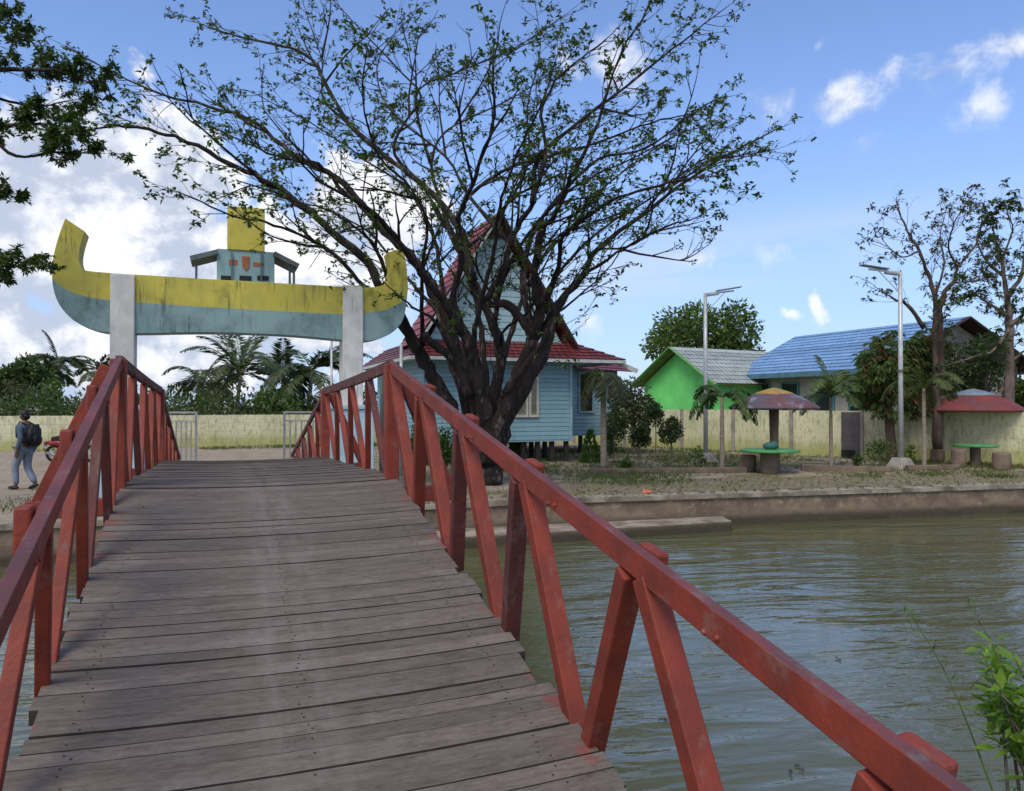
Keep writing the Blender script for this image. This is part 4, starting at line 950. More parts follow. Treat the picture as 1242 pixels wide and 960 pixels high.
def blob_crown(mb, c, rad, n_, ln, wd, rng, shell=.55, droop=.1, lumps=None, mi=0, cut=None):
    lumps = lumps or [(V(c), V(rad))]
    for _ in range(n_):
        lc, lr = rng.choice(lumps); d = rvec(rng); k = (shell+(1-shell)*rng.random())
        p = lc + V((d.x*lr.x, d.y*lr.y, d.z*lr.z))*k
        dd = d + rvec(rng)*.8; dd.z -= droop
        mb.leaf(p, dd, wd*rng.uniform(.7, 1.3), ln*rng.uniform(.6, 1.3), d+rvec(rng)*.7, mi)
def lumps_for(c, rad, k, rng, f=.45):
    out = []
    for _ in range(k):
        d = rvec(rng); q = rng.uniform(.35, .75); out.append((V(c)+V((d.x*rad[0], d.y*rad[1], d.z*rad[2]))*q, V(rad)*f*rng.uniform(.7, 1.2)))
    return out
def bush(name, p, h, wdt, label, cat, leafm, seed, n_=900, ln=.09, wd=.05, z0=.0, trunk=.03, lump=7, group=None, shape='round', droop=.1):
    rng = random.Random(seed); t = thing(name, p, label, cat, group); c = p+V((0, 0, z0+(h-z0)/2)); rad = (wdt/2, wdt/2, (h-z0)/2)
    W = MB()
    W.tube([p, p+V((rng.uniform(-.03, .03), 0, h*.4)), p+V((0, 0, h*.75))], [trunk, trunk*.8, trunk*.4], 7)
    for _ in range(7):
        d = rvec(rng); d.z = abs(d.z); q = p+V((0, 0, z0+(h-z0)*rng.uniform(.1, .5))); W.tube([q, q+V((d.x*rad[0], d.y*rad[1], d.z*rad[2]))*.75], [trunk*.4, trunk*.12], 4)
    W.build('trunk', BARKG, t)
    L = MB()
    if shape == 'cone':
        for _ in range(n_):
            u = rng.random()**1.5; a = rng.uniform(0, 6.283); r_ = (1-u)**.7*wdt/2*(.65+.35*rng.random())*(1+.15*math.sin(a*3+u*9)); q = p+V((math.cos(a)*r_, math.sin(a)*r_, z0+(h-z0)*u))
            L.leaf(q, V((math.cos(a), math.sin(a), 1.3))+rvec(rng)*.5, wd*rng.uniform(.7, 1.3), ln*rng.uniform(.7, 1.3), rvec(rng))
    else:
        blob_crown(L, c, rad, n_, ln, wd, rng, droop=droop, lumps=lumps_for(c, rad, lump, rng)+[(c, V(rad)*.8)])
    L.build('crown', leafm, t); return t
def gb(px, py): return gz(px, py)
def hpx(p, n): return n*p.dot(FWD0)/940
# garden shrubs and small trees
SH = 'clipped shrubs in the garden plot'
for name, px, by, topy, wpx, leafm, shape, z0, lab, n_ in [
    ('round_shrub', 627, 558, 500, 36, L_CON, 'round', .0, 'green rounded shrub at the foot of the blue house right of the big tree', 1500),
    ('cone_shrub', 716, 567, 523, 25, L_CON, 'cone', .12, 'bright green conical shrub left of the palm by the blue house', 900),
    ('dark_shrub', 744, 562, 486, 36, L_DARK, 'round', .12, 'dark dense shrub just right of the palm by the blue house', 1600),
    ('small_tree', 775, 565, 508, 32, L_TOP, 'round', .35, 'small dark topiary tree with reddish tips, left of three before the green house', 1100),
    ('small_tree', 795, 560, 486, 27, L_TOP, 'round', .5, 'tallest small topiary tree with reddish top, middle of three before the green house', 1000),
    ('small_tree', 815, 567, 504, 37, L_TOP, 'round', .45, 'wide small topiary tree, right of three before the green house', 1300),
    ('low_bush', 759, 574, 554, 17, L_CON, 'round', .0, 'tiny round green bush on the grass in front of the palm bed', 400),
    ('tall_shrub', 537, 575, 505, 24, L_CON, 'round', .0, 'narrow bright green shrub seen behind the red railing left of the tree trunk', 1200),
    ('tall_shrub', 508, 578, 480, 22, L_CON, 'round', .0, 'tall green shrub behind the outrigger strut of the bridge', 1000),
    ('flowering_shrub', 1067, 566, 531, 34, L_MID, 'round', .08, 'open leafy shrub standing left of the tall lamp post', 420),
    ('leafy_plant', 1039, 567, 548, 9, L_DARK, 'round', .0, 'thin dark plant near the dark steel door', 160),
    ('leafy_plant', 848, 572, 541, 22, L_MID, 'round', .0, 'ragged leafy plant between the palm and the lamp post by the green house', 240),
    ('leafy_plant', 1104, 561, 538, 14, L_LIME, 'round', .0, 'small light green plant just right of the tall lamp post', 160),
]:
    p = gb(px, by); s = 1
    bush(name, p, hpx(p, by-topy), hpx(p, wpx), lab, 'shrub' if 'tree' not in name else 'tree', leafm, int(px*7+by), int(n_), .10, .05, hpx(p, (by-topy))*z0, .025, 8, SH, shape)
p = gd(768, 28.5); bush('background_tree', p, hpx(p, 100), hpx(p, 60), 'olive bushy tree filling the gap between the blue house and the green house', 'tree', L_OLIVE, 77, 2200, .16, .07, .5, .06, 10)

# palms
def frond(mbw, mbl, p, az, el, ln, droop, rng, nl=26, lw=.035, ll=.45, fold=.5):
    d = V((math.cos(az)*math.cos(el), math.sin(az)*math.cos(el), math.sin(el))); pts = [p]; n_ = 9
    for i in range(n_): d = (d + V((0, 0, -droop/n_*(1+i*.25)))).normalized(); pts.append(pts[-1]+d*ln/n_)
    mbw.tube(pts, [.022*(ln/2)*(1-.85*i/n_)+.003 for i in range(n_+1)], 4, cap=False)
    side = V((-math.sin(az), math.cos(az), 0))
    for j in range(nl):
        u = .12+.88*j/(nl-1); i = min(n_-1, int(u*n_)); q = pts[i].lerp(pts[i+1], u*n_-i); t_ = (pts[i+1]-pts[i]).normalized(); nn = side.cross(t_)
        l_ = ll*(math.sin(math.pi*min(1, u*.85+.12))**.6)*rng.uniform(.8, 1.15)
        for s in (1, -1):
            dd = side*s+t_*.75-nn*fold*rng.uniform(.3, 1.0)*(1 if nn.z > 0 else -1)+rvec(rng)*.15; mbl.leaf(q, dd, lw*rng.uniform(.8, 1.3), l_, nn+rvec(rng)*.3)
def palm(name, p, th, nf, ln, label, seed, leafm=L_PALM, tr=.06, droop=1.5, ll=.42, lw=.04, lean=0, el=(.2, 1.25), group=None, nl=26, fold=.5):
    rng = random.Random(seed); t = thing(name, p, label, 'palm tree', group); top = p+V((lean, 0, th))
    W = MB().tube([p, p+V((lean*.2, 0, .12)), p+V((lean*.4, 0, th*.5)), top], [tr*1.5, tr*1.1, tr, tr*.75], 10)
    W.build('trunk', PALMTRUNK, t, smooth=True)
    S, L = MB(), MB()
    for k in range(nf):
        frond(S, L, top, 6.283*k/nf*1.618*2.6+rng.uniform(-.3, .3), rng.uniform(*el), ln*rng.uniform(.8, 1.15), droop*rng.uniform(.7, 1.2), rng, nl, lw, ll, fold)
    c = L.build('crown', leafm, t); S.build('frond_stems', L_PALM, c)
    return t
PG = 'small ornamental palms on the canal bank'
p = gb(732, 568); palm('ornamental_palm', p, 2.75, 9, 1.35, 'ornamental palm with pale straight trunk in front of the blue house', 31, L_OLIVE, .085, 1.7, .5, .05, el=(-.1, 1.0), group=PG, fold=.8, nl=36)
p = gb(876, 570); palm('ornamental_palm', p, 2.05, 9, 1.35, 'ornamental palm with arching bushy fronds beside the lamp before the green house', 32, L_PALM, .06, 1.75, .36, .055, el=(.35, 1.45), group=PG, nl=38, fold=.6)
p = gb(1008, 567); palm('ornamental_palm', p, 2.05, 11, 1.35, 'ornamental palm with green upright fronds between the two mushroom shelters', 33, L_PALM, .055, 1.15, .40, .05, el=(.45, 1.5), group=PG, fold=.7, nl=36)
p = gb(1121, 568); palm('ornamental_palm', p, 2.3, 10, 1.35, 'ornamental palm with drooping browned fronds between tall lamp and red shelter', 34, L_PALMD, .06, 1.3, .42, .05, el=(.1, 1.4), group=PG, fold=.7, nl=36)
# coconut palms beyond the wall
CG = 'coconut palms beyond the far wall'
for px, dist, cy, nf, ln, lab, sd_ in [(285, 46, 455, 15, 3.9, 'coconut palm with wide drooping crown seen under the boat, left of two', 41), (240, 50, 462, 12, 3.2, 'low coconut palm with arching fronds beside the bare scrub under the boat', 42),
                                 (372, 44, 450, 16, 3.9, 'coconut palm with dense crown seen just left of the right column', 43), (338, 52, 462, 12, 3.4, 'coconut palm half hidden between two larger palms under the boat', 47),
                                 (66, 62, 440, 14, 2.6, 'slim coconut palm among the trees behind the person', 44), (114, 60, 452, 10, 2.4, 'small coconut palm peeping past the left railing post', 45), (50, 60, 455, 12, 2.6, 'short coconut palm beside the slim one behind the person', 46)]:
    p = gd(px, dist); palm('coconut_palm', p, EYE+(490-cy)*dist/940, nf, ln, lab, sd_, L_COCO, .13, .95, .95, .12, .3, (-.15, 1.4), CG, 38, .45)
# trees behind the far wall
def far_tree(name, px, dist, topy, wpx, label, seed, leafm, n_=2600, ln=.35, wd=.16, trunk=.2, z0=.25, lump=14, cat='tree', group=None):
    p = gd(px, dist); h = EYE+(490-topy)*dist/940; wdt = wpx*dist/940; rng = random.Random(seed); t = thing(name, p, label, cat, group)
    c = p+V((0, 0, h*(z0+1)/2)); rad = V((wdt/2, wdt/2, h*(1-z0)/2)); W = MB()
    W.tube([p, p+V((.1, .1, h*.3)), p+V((-.1, .1, h*.6))], [trunk, trunk*.8, trunk*.45], 8)
    lm = lumps_for(c, rad*.95, lump, rng, .36)
    for lc, lr in lm: W.tube([p+V((0, 0, h*rng.uniform(.2, .45))), (p+V((0, 0, h*.5))).lerp(lc, .6), lc], [trunk*.4, trunk*.22, trunk*.08], 5)
    W.build('trunk', BARKG, t); L = MB(); blob_crown(L, c, rad, n_, ln, wd, rng, .35, .15, lm); L.build('crown', leafm, t)
FT = 'trees beyond the far wall'
far_tree('broadleaf_tree', 22, 52, 422, 75, 'dark bushy broadleaf tree behind the wall at the left edge', 51, L_DARK, 3600, group=FT)
far_tree('broadleaf_tree', -40, 50, 440, 90, 'broad dark tree at the very left behind the person', 52, L_DARK, 3000, group=FT)
far_tree('light_tree', 62, 50, 452, 34, 'lighter yellow green tree below the slim palm', 53, L_MID, 1500, .25, .12, group=FT)
far_tree('olive_tree', 20, 45, 455, 50, 'grey brown twiggy tree in front of the dark tree at the left edge', 54, L_OLIVE, 900, .22, .1, group=FT)
far_tree('scrub_tree', 265, 44, 440, 46, 'brownish half bare scrub tree among the coconut palms', 55, L_OLIVE, 600, .2, .08, .08, group=FT)
far_tree('broadleaf_tree', 150, 55, 470, 70, 'low dark tree behind the left railing', 56, L_DARK, 1800, group=FT)
far_tree('broadleaf_tree', 340, 42, 468, 60, 'round dark green tree low beside the right column', 57, L_MID, 2200, .28, .13, group=FT)
far_tree('broadleaf_tree', 410, 46, 470, 60, 'dark tree behind the right gateway column', 58, L_DARK, 1800, group=FT)
# continuous scrub behind the wall
rng = random.Random(60); L = MB()
for i in range(70):
    px = -120+i*9; d = rng.uniform(40, 47); p = gd(px, d); h = rng.uniform(1.6, 2.9); rad = V((rng.uniform(1.0, 1.7), 1.2, h/2+.2)); blob_crown(L, p+V((0, 0, h/2)), rad, 300, .26, .13, rng, .4, .1)
for i in range(46):
    px = 560+i*16; d = rng.uniform(42, 52); p = gd(px, d); h = rng.uniform(2.0, 3.6); blob_crown(L, p+V((0, 0, h/2)), V((1.6, 1.3, h/2+.2)), 240, .3, .14, rng, .4, .1)
o = L.build('undergrowth', L_DARK); tag(o, 'dark green scrub growing in one mass behind the far wall', 'undergrowth', kind='stuff')
far_tree('broadleaf_tree', 850, 50, 352, 165, 'rounded green tree rising behind the green house', 61, L_MID, 7000, .36, .17, .3, .35, 22)
far_tree('broadleaf_tree', 722, 40, 440, 70, 'small green tree behind the side room of the blue house', 62, L_OLIVE, 1500, .28, .12)
# mango tree and tall half bare trees on the right
p = gd(1082, 24.6); rng = random.Random(66); t = thing('mango_tree', p, 'dense mango tree with drooping leaves and rusty new growth overhanging the wall', 'tree')
W = MB().tube([p, p+V((.1, .2, 1.2)), p+V((0, .2, 2.4))], [.16, .14, .1], 8); L = MB()
for cx_, cy_, rx, ry in [(1062, 440, 24, 30), (1085, 425, 28, 28), (1112, 438, 26, 34), (1055, 470, 20, 26), (1080, 475, 30, 34), (1110, 480, 24, 26), (1128, 420, 20, 26), (1075, 452, 34, 34)]:
    dd = 24.6+rng.uniform(-.6, .8); c = atd(cx_, cy_, dd); k = dd/940; W.tube([p+V((0, .2, 2.0)), c], [.06, .02], 5)
    for _ in range(150):
        d = rvec(rng); q = c+V((d.x*rx*k, d.y*rx*k, d.z*ry*k))*rng.uniform(.5, 1.0)
        for _k in range(7):
            a = rvec(rng)*.8; L.leaf(q, V((a.x, a.y, -.75+a.z*.5))+d*.3, .055, .27*rng.uniform(.7, 1.2), rvec(rng)+V((0, 0, .6)))
W.build('trunk', BARKR, t); L.build('crown', L_MANGO, t)
hl = lambda mb, p, rng: cluster(mb, p, rng, rng.randint(2, 4), .15, .055, .6)
hl2 = lambda mb, p, rng: cluster(mb, p, rng, rng.randint(3, 7), .16, .065, .4)
BT = [([(1137, 545), (1136, 480), (1134, 410), (1134, 361), (1125, 333), (1114, 305), (1100, 280), (1092, 262)], (0, -.4), .14, .02, 1),
      ([(1138, 480), (1142, 420), (1140, 380), (1146, 355), (1159, 339), (1161, 324), (1181, 301), (1190, 275)], (0, 1.0), .15, .02, 1), ([(1121, 398), (1099, 369), (1084, 363), (1067, 352)], (0, -.6), .09, .015, .6),
      ([(1114, 305), (1095, 312), (1078, 300), (1070, 290)], (-.4, -1), .035, .01, 1), ([(1134, 361), (1145, 320), (1140, 290), (1146, 262)], (0, .8), .05, .012, 1), ([(1161, 324), (1150, 300), (1158, 270), (1170, 250)], (.6, -.5), .045, .012, 1),
      ([(1134, 372), (1155, 345), (1190, 340), (1200, 320)], (0, -1), .04, .012, 1)]
pB = gd(1137, 24.0); limb_tree('bare_tree', pB, BT, 24.0, 'half bare tree with a rusty brown trunk rising behind the tall lamp post', 'tree', BARKR, L_OLIVE, 71, hl, pleaf=.30, space=.15, tw=(.5, 1.3), twr=.011, start=.35, lvl=3)
BT2 = [([(1226, 545), (1225, 480), (1224, 410), (1224, 380), (1222, 361), (1217, 335), (1215, 314), (1206, 285)], (0, .3), .19, .03, 1),
       ([(1222, 361), (1238, 335), (1246, 300), (1252, 262)], (0, -.5), .10, .02, 1), ([(1224, 395), (1250, 375), (1280, 350)], (0, .5), .08, .02, 1), ([(1224, 385), (1195, 365), (1170, 350)], (0, -1), .07, .015, 1),
       ([(1217, 335), (1195, 315), (1185, 290), (1190, 272)], (.2, 1), .06, .015, 1), ([(1215, 314), (1228, 280), (1222, 258)], (.2, -.4), .05, .015, 1.2), ([(1224, 400), (1205, 425), (1185, 432), (1160, 440)], (0, -.5), .06, .02, .5), ([(1225, 440), (1245, 425), (1260, 430)], 0, .05, .02, 1)]
pB = gd(1226, 24.4); limb_tree('leafy_tall_tree', pB, BT2, 24.4, 'tall tree with grey trunk and leafy crown at the right edge behind the red shelter', 'tree', BARKG, L_DARK, 72, hl2, pleaf=.42, space=.16, tw=(.5, 1.15), twr=.012, start=.36, lvl=3)
far_tree('creeper_tree', 1190, 27.2, 388, 112, 'dark sparse leafy tree covering the grey gable end behind the red shelter', 74, L_DARK, 2600, .20, .085, .12, .25, 18)
far_tree('broadleaf_tree', 1240, 30, 445, 60, 'dark low tree in the gap right of the grey gable', 73, L_DARK, 1400, .22, .1)

# near shrub at the lower right
rng = random.Random(81); p = V((3.5, 2.36, -.02)); t = thing('lime_shrub', p, 'bright lime green leafy shrub on the near bank at the lower right corner', 'shrub'); W, L = MB(), MB()
for k in range(15):
    px, py = rng.uniform(1188, 1262), rng.uniform(790, 900)
    if k < 3: px, py = [(1208, 785), (1232, 800), (1196, 850)][k]
    tip = atd(px, py, rng.uniform(3.3, 4.0)); b0 = p+V((rng.uniform(-.25, .25), rng.uniform(-.15, .15), 0)); midp = b0.lerp(tip, .5)+V((0, 0, .08))
    pts = cat_rom([b0, midp, tip], 6); W.tube(pts, [.009*(1-.7*i/(len(pts)-1)) for i in range(len(pts))], 5)
    for i in range(4, len(pts)):
        for _ in range(4):
            d = rvec(rng); d.z = d.z*.5+.15; q = pts[i]+rvec(rng)*.03; L.leaf(q, d, .030*rng.uniform(.8, 1.4), .105*rng.uniform(.7, 1.25), V((0, 0, 1))+rvec(rng)*.6)
W.build('stem', BARKG, t); L.build('foliage', L_LIME, t)
for (x0, y0_, x1, y1_, dd), lab in (((1150, 900, 1098, 735, 4.6), 'thin dry weed stalk leaning over the water right of the handrail'), ((1190, 880, 1176, 735, 4.8), 'thin upright weed stalk over the water beside the lime shrub')):
    p = gd(x0, dd-1.0); p = V((max(p.x, 3.1), 2.35, -.02)); rng = random.Random(int(x0)); t = thing('weed_stalk', p, lab, 'weed'); W, L = MB(), MB(); tip = atd(x1, y1_, dd); pts = cat_rom([p, p.lerp(tip, .5)+V((0, 0, .12)), tip], 6)
    W.tube(pts, [.005*(1-.6*i/(len(pts)-1)) for i in range(len(pts))], 4)
    for q in pts[5:]:
        for _ in range(3): L.leaf(q, rvec(rng)+V((0, 0, .2)), .012, .07, rvec(rng))
    W.build('stem', L_MID, t); L.build('foliage', L_MID, t)

# grass on the far bank
rng = random.Random(90); L = MB()
cents = [(rng.uniform(6, 24), rng.uniform(15.5, 30), rng.uniform(.5, 1.6)) for _ in range(60)] + [(rng.uniform(7, 22), bankX, rng.uniform(.15, .4)) for bankX in [14.6, 15.2, 14.2, 15.8, 13.9, 14.9]] + [(rng.uniform(-12, -2), rng.uniform(16, 30), rng.uniform(.4, 1.0)) for _ in range(14)] + [(rng.uniform(-12, 13), rng.uniform(34, 35.3), rng.uniform(.4, 1)) for _ in range(30)]
for cx_, cy_, cr in cents:
    for _ in range(int(150*cr)):
        a = rng.uniform(0, 6.283); r_ = cr*math.sqrt(rng.random())*1.3; x, y = cx_+math.cos(a)*r_, cy_+math.sin(a)*r_
        if y < bankY(x)+.6: continue
        for _k in range(3):
            q = V((x+rng.uniform(-.05, .05), y+rng.uniform(-.05, .05), 0)); d = V((rng.uniform(-.5, .5), rng.uniform(-.5, .5), 1)); L.leaf(q, d, .018, rng.uniform(.05, .15), rvec(rng))
o = L.build('grass', GRASS); tag(o, 'patches of short grass on the far bank', 'grass', kind='stuff')
rng = random.Random(92); L = MB(); LIT = leafmat('dry_leaf', (.05, .035, .02), (.16, .11, .055), tl=.1)
for _ in range(2600):
    x = rng.uniform(2.5, 26) if rng.random() < .8 else rng.gauss(6, 2.5); y = bankY(x)+rng.uniform(.05, 1)**1.6*11
    L.leaf(V((x, y, .012 if y > bankY(x)+.46 else .036)), V((rng.uniform(-1, 1), rng.uniform(-1, 1), rng.uniform(.0, .35))), .05, rng.uniform(.06, .13), V((rng.uniform(-.4, .4), rng.uniform(-.4, .4), 1)))
o = L.build('leaf_litter', LIT); tag(o, 'fallen dry leaves scattered over the far bank', 'leaves', kind='stuff')
# dead leaves on the water
rng = random.Random(95); L = MB()
DL = mat('dead_leaf', (.06, .05, .03), (.03, .03, .02), .7, 5)
for px, py in [(960, 930), (1020, 800), (805, 873)]:
    q = gz(px, py, WZ+.012)
    for _ in range(3): L.leaf(q+V((rng.uniform(-.04, .04), rng.uniform(-.04, .04), .002*_)), V((rng.uniform(-1, 1), rng.uniform(-1, 1), .0)), .03, .06, V((0, 0, 1)))
o = L.build('floating_leaves', DL); tag(o, 'dead leaves floating on the canal', 'leaves', kind='stuff')

# ------------------------------------------------------------------ person, backpack, motorcycle
def skin(name, joints, edges, m_, parent, origin, sub=2, root=0):
    me = bpy.data.meshes.new(name); me.from_pydata([j[0] for j in joints], edges, []); ob = bpy.data.objects.new(name, me); COL.objects.link(ob)
    sk = ob.modifiers.new('s', 'SKIN'); sub_ = ob.modifiers.new('u', 'SUBSURF'); sub_.levels = sub_.render_levels = sub
    for i, j in enumerate(joints):
        r_ = j[1]; ob.data.skin_vertices[0].data[i].radius = r_ if isinstance(r_, tuple) else (r_, r_)
        ob.data.skin_vertices[0].data[i].use_root = (i == root)
    dg = bpy.context.evaluated_depsgraph_get(); m2 = bpy.data.meshes.new_from_object(ob.evaluated_get(dg)); bpy.data.objects.remove(ob)
    m2.name = name; m2.materials.clear(); m2.materials.append(m_)
    for pg in m2.polygons: pg.use_smooth = True
    o = bpy.data.objects.new(name, m2); COL.objects.link(o)
    if parent: o.parent = parent; ORG[o.name] = ORG[parent.name]
    return o
PP = gz(30, 594)
SKIN = mat('brown_skin', (.17, .095, .062), (.14, .078, .05), .5, 8); HAIR = mat('black_hair', (.010, .009, .009), None, .5, 20)
DENIM = mat('denim_jacket', (.085, .125, .17), (.06, .09, .13), .85, 9, bump=.4); JEANS = mat('pale_jeans', (.22, .26, .34), (.17, .2, .27), .85, 8, bump=.4); PACK = mat('black_nylon', (.014, .014, .017), (.009, .009, .011), .55, 12, bump=.4); MAROON = mat('maroon_shirt', (.16, .03, .045), None, .8, 6); SHOE = mat('black_shoe', (.012, .012, .013), None, .5)
def person():
    # local: faces +Y, mid-stride, 1.66 m tall
    J = [((0, 0, .93), (.135, .10)), ((0, .0, 1.10), (.125, .09)), ((0, .0, 1.26), (.15, .10)), ((0, -.01, 1.38), (.115, .08)), ((0, .0, 1.45), .055), ((0, .02, 1.51), .06),           # 0-5 pelvis..neck
         ((-.09, .02, .86), .092), ((-.085, .17, .50), .062), ((-.085, .12, .11), .042), ((-.09, .27, .04), (.04, .03)),                                           # 6-9 left leg forward
         ((.09, 0, .86), .092), ((.085, .02, .48), .062), ((.08, -.20, .13), .042), ((.085, -.10, .045), (.04, .03)),                                                # 10-13 right leg back
         ((-.175, -.01, 1.37), .058), ((-.235, -.10, 1.11), .042), ((-.235, -.02, .88), .030), ((-.23, .01, .80), (.035, .02)),                                      # 14-17 left arm
         ((.175, -.01, 1.37), .058), ((.235, .0, 1.11), .042), ((.24, .11, .90), .030), ((.24, .14, .82), (.035, .02))]                                              # 18-21 right arm
    Eg = [(0, 1), (1, 2), (2, 3), (3, 4), (4, 5), (0, 6), (6, 7), (7, 8), (8, 9), (0, 10), (10, 11), (11, 12), (12, 13), (3, 14), (14, 15), (15, 16), (16, 17), (3, 18), (18, 19), (19, 20), (20, 21)]
    JJ, EE = list(J), list(Eg)
    for w_, s in ((17, -1), (21, 1)):
        base = V(J[w_][0])
        for k in range(4):
            dy = (k-1.5)*.016; ln = (.065, .078, .074, .058)[k]; i0 = len(JJ)
            a = base+V((0, dy, -.045)); JJ.append((tuple(a), .0085)); JJ.append((tuple(a+V((-s*.008, .006, -ln*.55))), .008)); JJ.append((tuple(a+V((-s*.022, .008, -ln))), .0065))
            EE += [(w_, i0), (i0, i0+1), (i0+1, i0+2)]
        i0 = len(JJ); a = base+V((-s*.012, .032, -.012)); JJ.append((tuple(a), .009)); JJ.append((tuple(a+V((-s*.006, .018, -.035))), .008)); EE += [(w_, i0), (i0, i0+1)]
    return J, Eg, JJ, EE
J, Eg, JJ, EE = person()
pt = thing('person', PP, 'person in denim jacket and pale jeans walking away past the left railing, wearing a backpack', 'person')
bd = skin('body', JJ, EE, SKIN, pt, PP, 1)
# head joined into the body mesh
bm = bmesh.new(); bm.from_mesh(bd.data)
hm = bmesh.ops.create_uvsphere(bm, u_segments=16, v_segments=12, radius=1.0)['verts']
for v in hm:
    c = v.co; z = c.z; v.co = V((c.x*(.074 if z > -.2 else .074+(z+.2)*.028), .035+c.y*(.092 if z > -.2 else .092+(z+.2)*.02)+(.006 if z < -.3 and c.y > 0 else 0), 1.605+z*.112))
for cpos, rr in (((0, .130, 1.595), (.012, .020, .020)), ((.076, .03, 1.60), (.010, .020, .028)), ((-.076, .03, 1.60), (.010, .020, .028)), ((0, .118, 1.553), (.022, .010, .008))):
    hv = bmesh.ops.create_uvsphere(bm, u_segments=8, v_segments=6, radius=1.0)['verts']
    for v in hv: v.co = V(cpos)+V((v.co.x*rr[0], v.co.y*rr[1], v.co.z*rr[2]))
bm.to_mesh(bd.data); bm.free()
for pg in bd.data.polygons: pg.use_smooth = True
def loc(mb_): return mb_
def lbuild(mb_, name, m_, par, smooth=True):
    for i in range(len(mb_.v)): mb_.v[i] = mb_.v[i]+PP
    return mb_.build(name, m_, par, smooth)
lbuild(MB().sphere((0, .015, 1.635), (.084, .098, .098)).sphere((0, -.035, 1.58), (.078, .062, .075)), 'hair', HAIR, pt)
lbuild(MB().sphere((-.028, .117, 1.612), .010, 6).sphere((.028, .117, 1.612), .010, 6), 'eye', HAIR, pt)
def sub(idx, k, add=()):
    mp = {i: n_ for n_, i in enumerate(idx)}; js = []
    for i in idx:
        r_ = J[i][1]; r_ = r_ if isinstance(r_, tuple) else (r_, r_); js.append((J[i][0], (r_[0]*k+.008, r_[1]*k+.008)))
    return js, [(mp[a], mp[b]) for a, b in Eg if a in mp and b in mp]
js, es = sub([0, 6, 7, 8, 10, 11, 12], 1.16); js[3] = ((-.085, .13, .10), (.066, .066)); js[6] = ((.08, -.19, .13), (.066, .066)); skin('trousers', js, es, JEANS, pt, PP, 1)
js, es = sub([1, 2, 3, 14, 15, 16, 18, 19, 20], 1.2); skin('jacket', js, es, DENIM, pt, PP, 1, 0)
js, es = sub([0, 1], 1.12); js[0] = ((0, 0, .90), (.155, .12)); js[1] = ((0, 0, 1.03), (.15, .115)); skin('shirt', js, es, MAROON, pt, PP, 1)
for sx, sy, sz, rx in ((-.088, .20, .045, 0), (.084, -.14, .06, .35)):
    mb_ = MB().sphere((0, 0, 0), (.052, .135, .045)); 
    for i in range(len(mb_.v)): q = mb_.v[i]; q = Matrix.Rotation(-rx, 3, 'X') @ V((q.x, q.y, max(q.z, -.03))); mb_.v[i] = q+V((sx, sy, sz))
    lbuild(mb_, 'shoe', SHOE, pt)
pt.rotation_euler = (0, 0, R(60)); pt.scale = (1, 1, 1)
bp_ = thing('backpack', PP, 'black backpack worn on the back of the person in the denim jacket', 'backpack')
bm = bmesh.new(); bmesh.ops.create_cube(bm, size=1.0)
bmesh.ops.bevel(bm, geom=bm.edges[:], offset=.18, segments=3, affect='EDGES')
for v in bm.verts: v.co = V((v.co.x*.33*(1-.12*(v.co.z > .2)), v.co.y*.19-.21, v.co.z*.47+1.18))
me = bpy.data.meshes.new('pack_body'); bm.to_mesh(me); bm.free(); me.materials.append(PACK); [setattr(pg, 'use_smooth', True) for pg in me.polygons]
o = bpy.data.objects.new('pack_body', me); COL.objects.link(o); o.parent = bp_
lbuild(MB().sphere((0, -.31, 1.08), (.12, .05, .13)), 'pocket', PACK, bp_)
for s in (-1, 1): lbuild(MB().tube([(s*.10, -.12, 1.41), (s*.115, .02, 1.47), (s*.12, .115, 1.36), (s*.13, .10, 1.15), (s*.14, -.10, 1.02)], .018, 6), 'strap', PACK, bp_)
bp_.rotation_euler = pt.rotation_euler

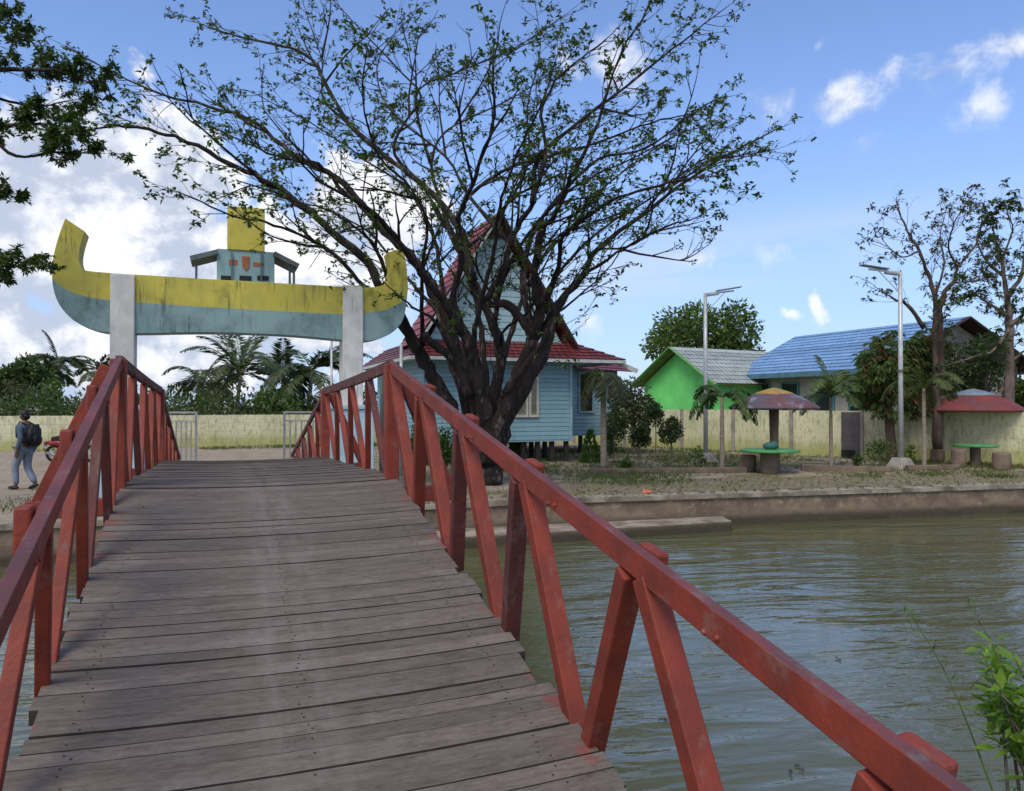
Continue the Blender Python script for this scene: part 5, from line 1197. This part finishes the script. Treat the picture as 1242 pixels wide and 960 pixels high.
MP = gz(88, 561); t = thing('motorcycle', MP, 'small red and white motorcycle parked beyond the left railing', 'motorcycle')
MRED = mat('red_bike_paint', (.30, .03, .03), None, .3, 3); CHR = mat('chrome', (.5, .5, .5), None, .25, 4, metallic=.8); RUB = mat('rubber', (.015, .015, .015), None, .8, 5); MWH = mat('white_plastic', (.6, .6, .6), None, .4, 4)
def L3(x, y, z): q = Matrix.Rotation(R(248), 3, 'Z') @ V((x, y, z)); return MP+q
for yy in (-.6, .62):
    ring = [L3(0, yy+.235*math.cos(a*6.283/16), .28+.235*math.sin(a*6.283/16)) for a in range(17)]; wv = MB().tube(ring, .045, 8, cap=False).build('wheel', RUB, t, True)
    m_ = MB()
    for a in range(8): m_.beam(L3(0, yy, .28), L3(0, yy+.2*math.cos(a*.785), .28+.2*math.sin(a*.785)), .015, .015, up=(.3, .2, .9))
    m_.build('rim', CHR, wv)
MB().tube([L3(0, -.25, .45), L3(0, .1, .42), L3(0, .42, .62), L3(0, .5, .85)], [.09, .12, .10, .07], 10).build('frame_cover', MRED, t, True)
MB().tube([L3(0, -.65, .72), L3(0, -.3, .76), L3(0, .1, .72)], [.09, .12, .10], 10).build('seat', RUB, t, True)
MB().tube([L3(0, -.85, .62), L3(0, -.5, .62), L3(0, -.1, .55)], [.06, .11, .10], 10).build('tail_cover', MRED, t, True)
MB().beam(L3(0, -.89, .50), L3(0, -.89, .66), .2, .015, up=L3(0, 1, 0)-L3(0, 0, 0)).build('number_plate', MWH, t)
MB().tube([L3(0, .62, .28), L3(0, .5, .9)], .03, 8).build('fork', CHR, t, True)
MB().tube([L3(-.32, .42, 1.0), L3(-.12, .5, .98), L3(.12, .5, .98), L3(.32, .42, 1.0)], .016, 8).build('handlebar', RUB, t, True)
mb = MB(); c = L3(0, .57, .92); mb.sphere(c, .10); mb.build('headlight', MWH, t, True)
for s in (-1, 1): m_ = MB().tube([L3(s*.22, .46, 1.0), L3(s*.28, .46, 1.16)], .008, 6).sphere(L3(s*.30, .46, 1.19), (.06, .03, .04)); m_.build('mirror', RUB, t, True)
MB().tube([L3(0, .45, .22), L3(0, .3, .20), L3(0, -.1, .26)], [.07, .11, .1], 8).build('engine', CHR, t, True)
MB().tube([L3(.12, .1, .2), L3(.13, -.3, .2), L3(.13, -.75, .3)], [.03, .045, .05], 8).build('exhaust', CHR, t, True)
